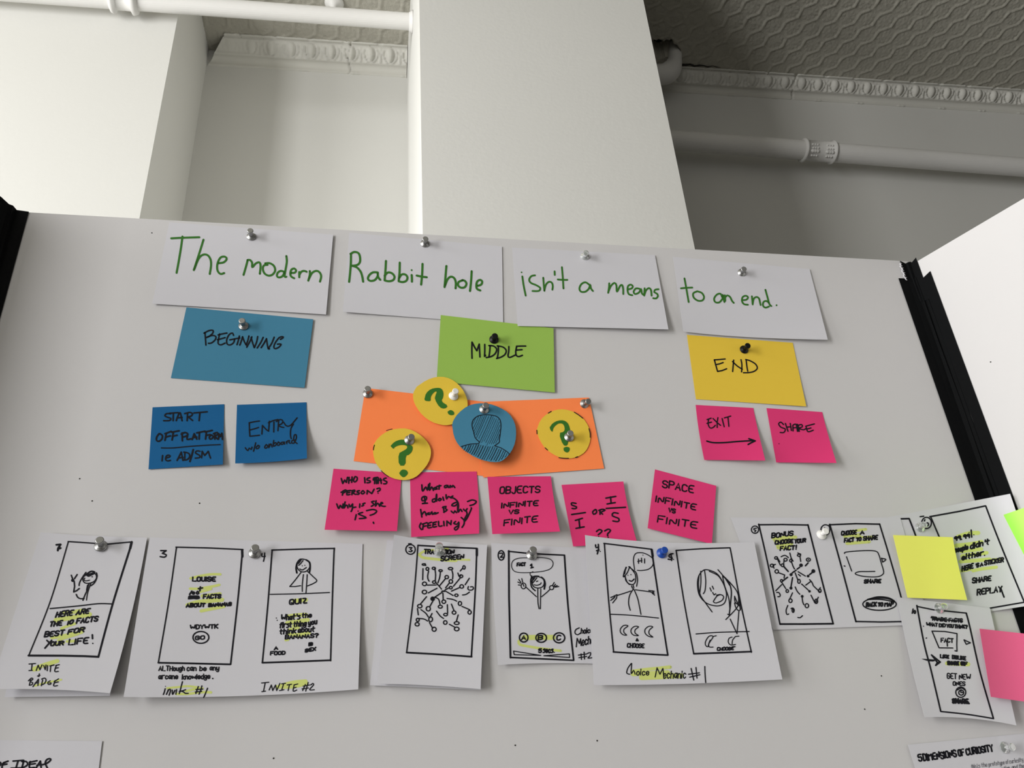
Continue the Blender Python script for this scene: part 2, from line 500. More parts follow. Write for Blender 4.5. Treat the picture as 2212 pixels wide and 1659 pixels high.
def tape(name, C, Wd, n, half, tops, ridges, z0=0.0):
    side = -1.0 if Wd[0] > 0 else 1.0                                # along the centre panel, away from the fold
    b = np.array([side, 0.0])
    nb_ = np.array([0.0, -1.0])
    prof2 = [C + b * half + nb_ * .0009, C + b * half * .45 + nb_ * .0012]
    prof2 += [C + b * r[0] + nb_ * r[1] for r in ridges]
    prof2 += [C + Wd * half * .45 + n * .0016, C + Wd * half + n * .0009]
    K = len(prof2)
    zs = 22
    V = []
    for i in range(zs + 1):
        for k, p in enumerate(prof2):
            zt = tops[min(k * len(tops) // K, len(tops) - 1)]
            z = z0 + (zt - z0) * i / zs
            wob = 0.0012 * math.sin(z * 21 + k * 2.1) if 1 < k < K - 2 else 0
            V.append((p[0] + wob * 0.6, p[1] - abs(wob), z))
    Fq = [(i * K + k, i * K + k + 1, (i + 1) * K + k + 1, (i + 1) * K + k) for i in range(zs) for k in range(K - 1)]
    o = link_mesh(name, V, Fq, 'tape', board, bo)
    s = o.modifiers.new('thickness', 'SOLIDIFY')
    s.thickness = 0.0003
    s.offset = 1.0 if Wd[0] > 0 else -1.0
    return o


zt = CAM_Z
tape('hinge_tape', CR, WR, NR, 0.0135, [zt + .673, zt + .668, zt + .668, zt + .669, zt + .667, zt + .671], [(.004, .003), (.001, .004)], zt + 0.60)
tape('hinge_tape', CR, WR, NR, 0.0258, [zt + .641, zt + .640, zt + .641, zt + .637, zt + .634, zt + .632, zt + .634, zt + .639], [(.0040, .0016), (.0010, .0050), (-.0010, .0042), (-.0035, .0085), (-.0065, .0100)])
tape('hinge_tape', CL, WL, NL, 0.0255, [zt + .6835, zt + .685, zt + .686, zt + .689, zt + .689, zt + .697, zt + .699, zt + .699], [(.0105, .0055), (.0070, .0032), (.0040, .0065)])
torn = []
for k in range(7):
    z = zt + 0.668 - k * 0.0042
    torn.append(tube([(CR[0] - 0.0125 - 0.0045 * math.sin(a) - 0.0012 * (k % 2), -0.0012 - 0.0022 * math.sin(a), z - 0.006 * (a / math.pi)) for a in np.linspace(0.1, math.pi - .3, 7)], 0.0009, 8))
link_mesh('torn_facing', *join(torn), 'paper', board, bo, smooth=True)
for x, y in ((328, 503), (172, 1034), (431, 1087), (199, 1082), (1113, 1610), (1904, 1460), (591, 1638), (1868, 1532), (1290, 1600)):  # small pin holes, their shade painted as flat dark dots
    c = pt(x, y, CAM_D - 0.0002)
    link_mesh('speck', *tube([c + np.array([0, .0001, 0]), c], 0.0008, 8), 'hole_shade', board, bo)
c = pt(2140, 782, CAM_D)
r_ = rays((2140, 782))[0]
tw = (np.array([WR[1], -WR[0]]) @ (CR + np.array([0, CAM_D]))) / (np.array([WR[1], -WR[0]]) @ r_[:2])
c = r_ * tw + np.array([0, -CAM_D, CAM_Z])
link_mesh('speck', *tube([c, c + np.array([NR[0], NR[1], 0]) * 0.0003], 0.0009, 8), 'hole_shade', board, bo)
tag(board, 'tall three panel white foam display board with black tape in its folds', 'display board')

# ------------------------------------------------------------------ pen strokes
GLYPHS = {
    'A': '4 002640 1232', 'B': '4 0006 063645443303 033342413000', 'C': '4 4536160501103041', 'D': '4 0006 062645412000', 'E': '4 46060040 0333',
    'F': '4 460600 0333', 'G': '4 45361605011030414323', 'H': '4 0006 4046 0343', 'I': '0 0006', 'J': '3 3631201001', 'K': '4 0006 4603 1340', 'L': '4 060040',
    'M': '5 0006235650', 'N': '4 00064046', 'O': '4 361605011030414536', 'P': '4 0006 063645443303', 'Q': '4 361605011030414536 2240', 'R': '4 0006 063645443303 2340',
    'S': '4 453616050413334241301001', 'T': '4 0646 2620', 'U': '4 060110304146', 'V': '4 062046', 'W': '6 0610345066', 'X': '4 0640 4600', 'Y': '4 062346 2320', 'Z': '4 06460040',
    'a': '3 3324140301102133 3430', 'b': '3 0600 0314243331201001', 'c': '3 3324140301102031', 'd': '3 3630 3324140301102031', 'e': '3 02323324140301102031',
    'f': '3 36261510 0434', 'g': '3 3324140301102132 343b2c1c0b', 'h': '3 0600 0314243330', 'i': '0 0400 0506', 'k': '3 0600 3402 1230', 'l': '0 0600', 'm': '5 0400 0314242320 2334445350',
    'n': '3 0400 0314243330', 'o': '3 241403011020313324', 'p': '3 040c 0314243331201001', 'r': '3 0400 03142434', 's': '3 3414031332312000', 't': '3 161120 0434', 'u': '3 0401102031 3430',
    'v': '4 042044', 'w': '5 0410245054', 'y': '3 0401102132 343b2c1c0b',
    '0': '3 261605011020313526', '1': '1 1610', '5': '4 460603344341301001', '9': '3 3526160504132335 3530', '!': '1 1612 1010', '?': '4 05163645442322 2120',
    '.': '1 0000', ',': '1 101b', "'": '1 1614', '#': '4 1016 3036 0242 0444', '%': '4 0046 0505 4141', '+': '4 0343 2125',
}
YV = {**{str(d): float(d) for d in range(10)}, 'a': -0.7, 'b': -1.4, 'c': -2.0}


def chaikin(p, n=1):
    p = [np.array(q, float) for q in p]
    for _ in range(n):
        if len(p) < 3:
            return p
        q = [p[0]]
        for a, b in zip(p[:-1], p[1:]):
            q += [a * .75 + b * .25, a * .25 + b * .75]
        q.append(p[-1])
        p = q
    return p


def catmull(p, step=3.0):
    p = [np.array(q, float) for q in p]
    if len(p) < 3:
        a, b = p[0], p[-1]
        n = max(1, int(np.linalg.norm(b - a) / 8))
        return [a + (b - a) * k / n for k in range(n + 1)]
    closed = np.linalg.norm(p[0] - p[-1]) < 0.3
    out = []
    for i in range(len(p) - 1):
        p1, p2 = p[i], p[i + 1]
        p0 = p[i - 1] if i > 0 else (p[-2] if closed else p1)
        p3 = p[i + 2] if i + 2 < len(p) else (p[1] if closed else p2)
        n = max(2, int(np.linalg.norm(p2 - p1) / step))
        for k in range(n):
            t = k / n
            out.append(0.5 * ((2 * p1) + (p2 - p0) * t + (2 * p0 - 5 * p1 + 4 * p2 - p3) * t * t + (-p0 + 3 * p1 - 3 * p2 + p3) * t ** 3))
    out.append(p[-1])
    return out


class Pen:
    """Collects flat pen marks in photograph pixels; lay() turns them into one mesh that follows the paper."""

    def __init__(self):
        self.v, self.f = [], []

    def disc(self, c, rx, ry=None, n=8):
        ry = rx if ry is None else ry
        b = len(self.v)
        self.v += [(c[0] + rx * math.cos(2 * math.pi * k / n), c[1] + ry * math.sin(2 * math.pi * k / n)) for k in range(n)]
        self.f.append(tuple(range(b + n - 1, b - 1, -1)))

    def strip(self, p, w):
        p = [np.array(q, float) for q in p]
        p = [q for i, q in enumerate(p) if i == 0 or np.linalg.norm(q - p[i - 1]) > 0.05]
        if len(p) < 2:
            self.disc(p[0], w / 2)
            return
        b = len(self.v)
        n = len(p)
        for i in range(n):
            t = p[min(i + 1, n - 1)] - p[max(i - 1, 0)]
            L = np.linalg.norm(t)
            t = t / L if L > 1e-6 else np.array([1.0, 0])
            q = np.array([-t[1], t[0]]) * w / 2
            self.v += [tuple(p[i] + q), tuple(p[i] - q)]
        self.f += [(b + 2 * i, b + 2 * i + 2, b + 2 * i + 3, b + 2 * i + 1) for i in range(n - 1)]
        self.disc(p[0], w / 2)
        self.disc(p[-1], w / 2)

    def poly(self, p):
        b = len(self.v)
        q = chaikin(p + [p[0]], 1)[:-1]
        self.v += [tuple(a) for a in q]
        for t in tessellate_polygon([[Vector((a[0], a[1], 0)) for a in q]]):
            a0, a1, a2 = (q[k] for k in t)
            s = (a1[0] - a0[0]) * (a2[1] - a0[1]) - (a1[1] - a0[1]) * (a2[0] - a0[0])
            t = t if s < 0 else t[::-1]
            self.f.append(tuple(b + k for k in t))

    def text(self, s, x0, y0, x1, y1, h, slant, w):
        """Handwritten capitals or script along a baseline."""
        g = [GLYPHS[c].split(' ', 1) for c in s]
        adv = [max(0.4, float(k[0])) for k in g]
        gap = 1.5
        total = sum(adv) + gap * (len(s) - 1)
        bx, by = (x1 - x0) / total, (y1 - y0) / total
        cur = 0.0
        for (wd, st), a, ch in zip(g, adv, s):
            jy = random.uniform(-0.25, 0.25)
            js = random.uniform(0.94, 1.05)
            for stroke in self.glyph_strokes(st):
                pts_ = []
                for gx_, gy_ in stroke:
                    yy = gy_ * js + jy
                    xx = cur + gx_
                    pts_.append((x0 + bx * xx + slant * yy / 6.0, y0 + by * xx - h * yy / 6.0))
                curvy = len(pts_) > 3
                self.strip(chaikin(pts_, 2) if curvy else pts_, w)
            cur += a + gap

    @staticmethod
    def glyph_strokes(st):
        out = []
        for tok in st.split(' '):
            if len(tok) < 2:
                continue
            out.append([(float(tok[i]), YV[tok[i + 1]]) for i in range(0, len(tok) - 1, 2)])
        return out

    def hatch(self, poly, w, spacing, slope):
        P = np.array(poly, float)
        d = np.array([slope, -1.0]) / math.hypot(slope, 1)
        n = np.array([-d[1], d[0]])
        a = P @ n
        k = a.min() + spacing * .5
        while k < a.max():
            hits = []
            for i in range(len(P)):
                p, q = P[i], P[(i + 1) % len(P)]
                s0, s1 = p @ n - k, q @ n - k
                if s0 * s1 < 0:
                    x = p + (q - p) * s0 / (s0 - s1)
                    hits.append(x @ d)
            hits.sort()
            for h0, h1 in zip(hits[::2], hits[1::2]):
                j = random.uniform(0, 0.12) * (h1 - h0)
                self.strip([n * k + d * (h0 + j), n * (k + .5) + d * ((h0 + h1) / 2), n * k + d * (h1 - j * .6)], w * random.uniform(.7, 1.25))
            k += spacing * random.uniform(.8, 1.2)


def parse_ink(src):
    out = {}
    cur = None
    for line in src.strip().split('\n'):
        line = line.strip()
        if line.startswith('@'):
            tok = line[1:].split()
            cur = out.setdefault(tok[0], {})
            layer = tok[1] if len(tok) > 1 else 'ink'
            ox, oy, sc, w = 0, 0, 1, 2
            continue
        for st in line.split(';'):
            st = st.strip()
            if not st:
                continue
            if st.startswith('c '):
                ox, oy, sc = (float(q) for q in st.split()[1:4])
                continue
            if st.startswith('w '):
                w = float(st[2:]) * (1.14 if layer == 'ink' else 1.0)
                continue
            if st.startswith('k '):
                layer = st[2:].strip()
                continue
            pen = cur.setdefault(layer, Pen())
            P = lambda s: [(ox + float(a.split(',')[0]) / sc, oy + float(a.split(',')[1]) / sc) for a in s.split()]
            c0 = st[0]
            if c0 == 'T':
                txt, rest = st[1:].split('|')
                p0, p1, h, sl = rest.split()
                (xa, ya), (xb, yb) = P(p0)[0], P(p1)[0]
                pen.text(txt, xa, ya, xb, yb, float(h) / sc, float(sl) / sc, w)
            elif c0 == 'L':
                p = P(st[1:])
                for a, b in zip(p[:-1], p[1:]):
                    pen.strip(catmull([a, b]), w)
            elif c0 == 'O':
                c_, rx, ry = st[1:].split()
                (xa, ya), rx, ry = P(c_)[0], float(rx) / sc, float(ry) / sc
                k0 = random.uniform(0, 6)
                pen.strip([(xa + rx * math.cos(k0 + a), ya + ry * math.sin(k0 + a)) for a in np.linspace(0, 2 * math.pi * 1.03, 18 if rx < 12 else 34)], w)
            elif c0 == 'D':
                x_, y_, r_ = (float(q) for q in st[1:].split(','))
                pen.disc((ox + x_ / sc, oy + y_ / sc), r_ / sc, n=12)
            elif c0 == 'F':
                pen.poly([np.array(q) for q in P(st[1:])])
            elif c0 == 'H':
                head, pl = st[1:].split('|')
                hw, hs, hl_ = (float(q) for q in head.split())
                pen.hatch(P(pl), hw, hs, hl_)
            else:
                pen.strip(catmull(P(st), 2.5), w)
    return out


# ------------------------------------------------------------------ sheets of paper
class Sheet:
    """A sheet pinned or stuck to the board: its outline in the photograph, and how far it stands off the board (mm)."""

    def __init__(self, c, h0=0.6, mids=None, outline=None, pw=2.0, pr=2.0, **lift):
        self.c = np.array(c, float)
        self.h0, self.lift, self.pw, self.pr = h0, lift, pw, pr
        TL, TR, BR, BL = self.c
        md = {'t': (TL + TR) / 2, 'r': (TR + BR) / 2, 'b': (BL + BR) / 2, 'l': (TL + BL) / 2}
        for k, q in (mids or {}).items():
            md[k] = np.array(q, float)
        self.m = md
        self.outline = outline

    @staticmethod
    def q(a, m_, b, t):
        t = t[:, None]
        return a * (1 - t) * (1 - 2 * t) + m_ * 4 * t * (1 - t) + b * t * (2 * t - 1)

    def surf(self, u, v):
        TL, TR, BR, BL = self.c
        U, Vv = u[:, None], v[:, None]
        return ((1 - Vv) * self.q(TL, self.m['t'], TR, u) + Vv * self.q(BL, self.m['b'], BR, u)
                + (1 - U) * self.q(TL, self.m['l'], BL, v) + U * self.q(TR, self.m['r'], BR, v)
                - ((1 - U) * (1 - Vv) * TL + U * (1 - Vv) * TR + U * Vv * BR + (1 - U) * Vv * BL))

    def inv(self, px):
        px = np.atleast_2d(np.asarray(px, float))
        u = np.full(len(px), 0.5)
        v = np.full(len(px), 0.5)
        e = 1e-4
        for _ in range(7):
            s = self.surf(u, v)
            du = (self.surf(u + e, v) - s) / e
            dv = (self.surf(u, v + e) - s) / e
            r = px - s
            det = du[:, 0] * dv[:, 1] - du[:, 1] * dv[:, 0]
            u = np.clip(u + (r[:, 0] * dv[:, 1] - r[:, 1] * dv[:, 0]) / det, -0.3, 1.3)
            v = np.clip(v + (du[:, 0] * r[:, 1] - du[:, 1] * r[:, 0]) / det, -0.3, 1.3)
        return u, v

    def height(self, u, v):
        u, v = np.clip(u, 0, 1), np.clip(v, 0, 1)
        g = lambda k: self.lift.get(k, 0.0)
        h = (self.h0 + g('b') * v ** self.pw + g('t') * (1 - v) ** 2 + g('r') * u ** self.pr + g('l') * (1 - u) ** 2 + g('br') * (u * v) ** 2 + g('bl') * ((1 - u) * v) ** 2
             + g('tr') * (u * (1 - v)) ** 2 + g('tl') * ((1 - u) * (1 - v)) ** 2 + g('wave') * np.sin(u * 7 + v * 2) * v)
        return h * 0.001

    def lay(self, px, lift=0.0):
        px = np.atleast_2d(np.asarray(px, float))
        u, v = self.inv(px)
        h = self.height(u, v) + lift
        d = rays(px)
        p = d * ((CAM_D - h) / d[:, 1])[:, None]
        return p + np.array([0, -CAM_D, CAM_Z])

    def at_height(self, x, y):
        u, v = self.inv((x, y))
        return float(self.height(u, v)[0])

    def mesh(self):
        if self.outline is None:
            N = 22
            g = np.linspace(0, 1, N + 1)
            U, Vv = np.meshgrid(g, g)
            px = self.surf(U.ravel(), Vv.ravel())
            front = self.lay(px)
            n = N + 1
            f = [(j * n + i, (j + 1) * n + i, (j + 1) * n + i + 1, j * n + i + 1) for j in range(N) for i in range(N)]
            rim = [i for i in range(n)] + [j * n + N for j in range(1, n)] + [N * n + i for i in range(N - 1, -1, -1)] + [j * n for j in range(N - 1, 0, -1)]
        else:
            o = np.array(chaikin(self.outline + [self.outline[0]], 1)[:-1])
            cc = o.mean(0)
            R = 7
            px = [cc] + [cc + (q - cc) * k / R for k in range(1, R + 1) for q in o]
            n = len(o)
            front = self.lay(px)
            f = [(0, 1 + (i + 1) % n, 1 + i) for i in range(n)]
            for k in range(R - 1):
                a, b = 1 + k * n, 1 + (k + 1) * n
                f += [(a + i, a + (i + 1) % n, b + (i + 1) % n, b + i) for i in range(n)]
            rim = [1 + (R - 1) * n + i for i in range(n)]
        front = front - np.array([0, 0, 0])
        back = front + np.array([0, 0.00018, 0])
        nb_ = len(front)
        fb = [tuple(nb_ + k for k in q[::-1]) for q in f]
        fr = [(a, b, nb_ + b, nb_ + a) for a, b in zip(rim, rim[1:] + rim[:1])]
        # make the front faces look at the viewer
        a, b, c_ = (front[k] for k in f[len(f) // 2][:3])
        if np.cross(b - a, c_ - a)[1] > 0:
            f, fb = [q[::-1] for q in f], [q[::-1] for q in fb]
            fr = [q[::-1] for q in fr]
        rv = np.vstack([front[rim], back[rim]])
        n0, nr = 2 * nb_, len(rim)
        flip = fr[0][0] != rim[0]
        fr = [(n0 + i, n0 + (i + 1) % nr, n0 + nr + (i + 1) % nr, n0 + nr + i) for i in range(nr)]
        if flip:
            fr = [q[::-1] for q in fr]
        return np.vstack([front, back, rv]), f + fb + fr


LAYER = {'ink': ('handwriting_lettering', 0.00028), 'green': ('handwriting_lettering', 0.00026), 'hl': ('highlighter_marking', 0.00012), 'print': ('printed_text', 0.00026)}


def add_sheet(name, sh, material, label, cat, marks=None, group=None, back=None, names=None):
    v, f = sh.mesh()
    org = v.mean(0)
    o = link_mesh(name, v, f, material, None, org, smooth=False)
    o.data.polygons.foreach_set('use_smooth', [True] * (len(f) // 2) + [False] * (len(f) - len(f) // 2))
    tag(o, label, cat, group)
    for layer, pen in (marks or {}).items():
        nm, lift = LAYER[layer]
        nm = (names or {}).get(layer, nm)
        vv = sh.lay(pen.v, lift)
        # faces turned to the viewer
        link_mesh(nm, vv, pen.f, layer, o, org)
    if back is not None:
        bv, bf = back.mesh()
        link_mesh('back_leaf', bv, bf, material, o, org)
    return o

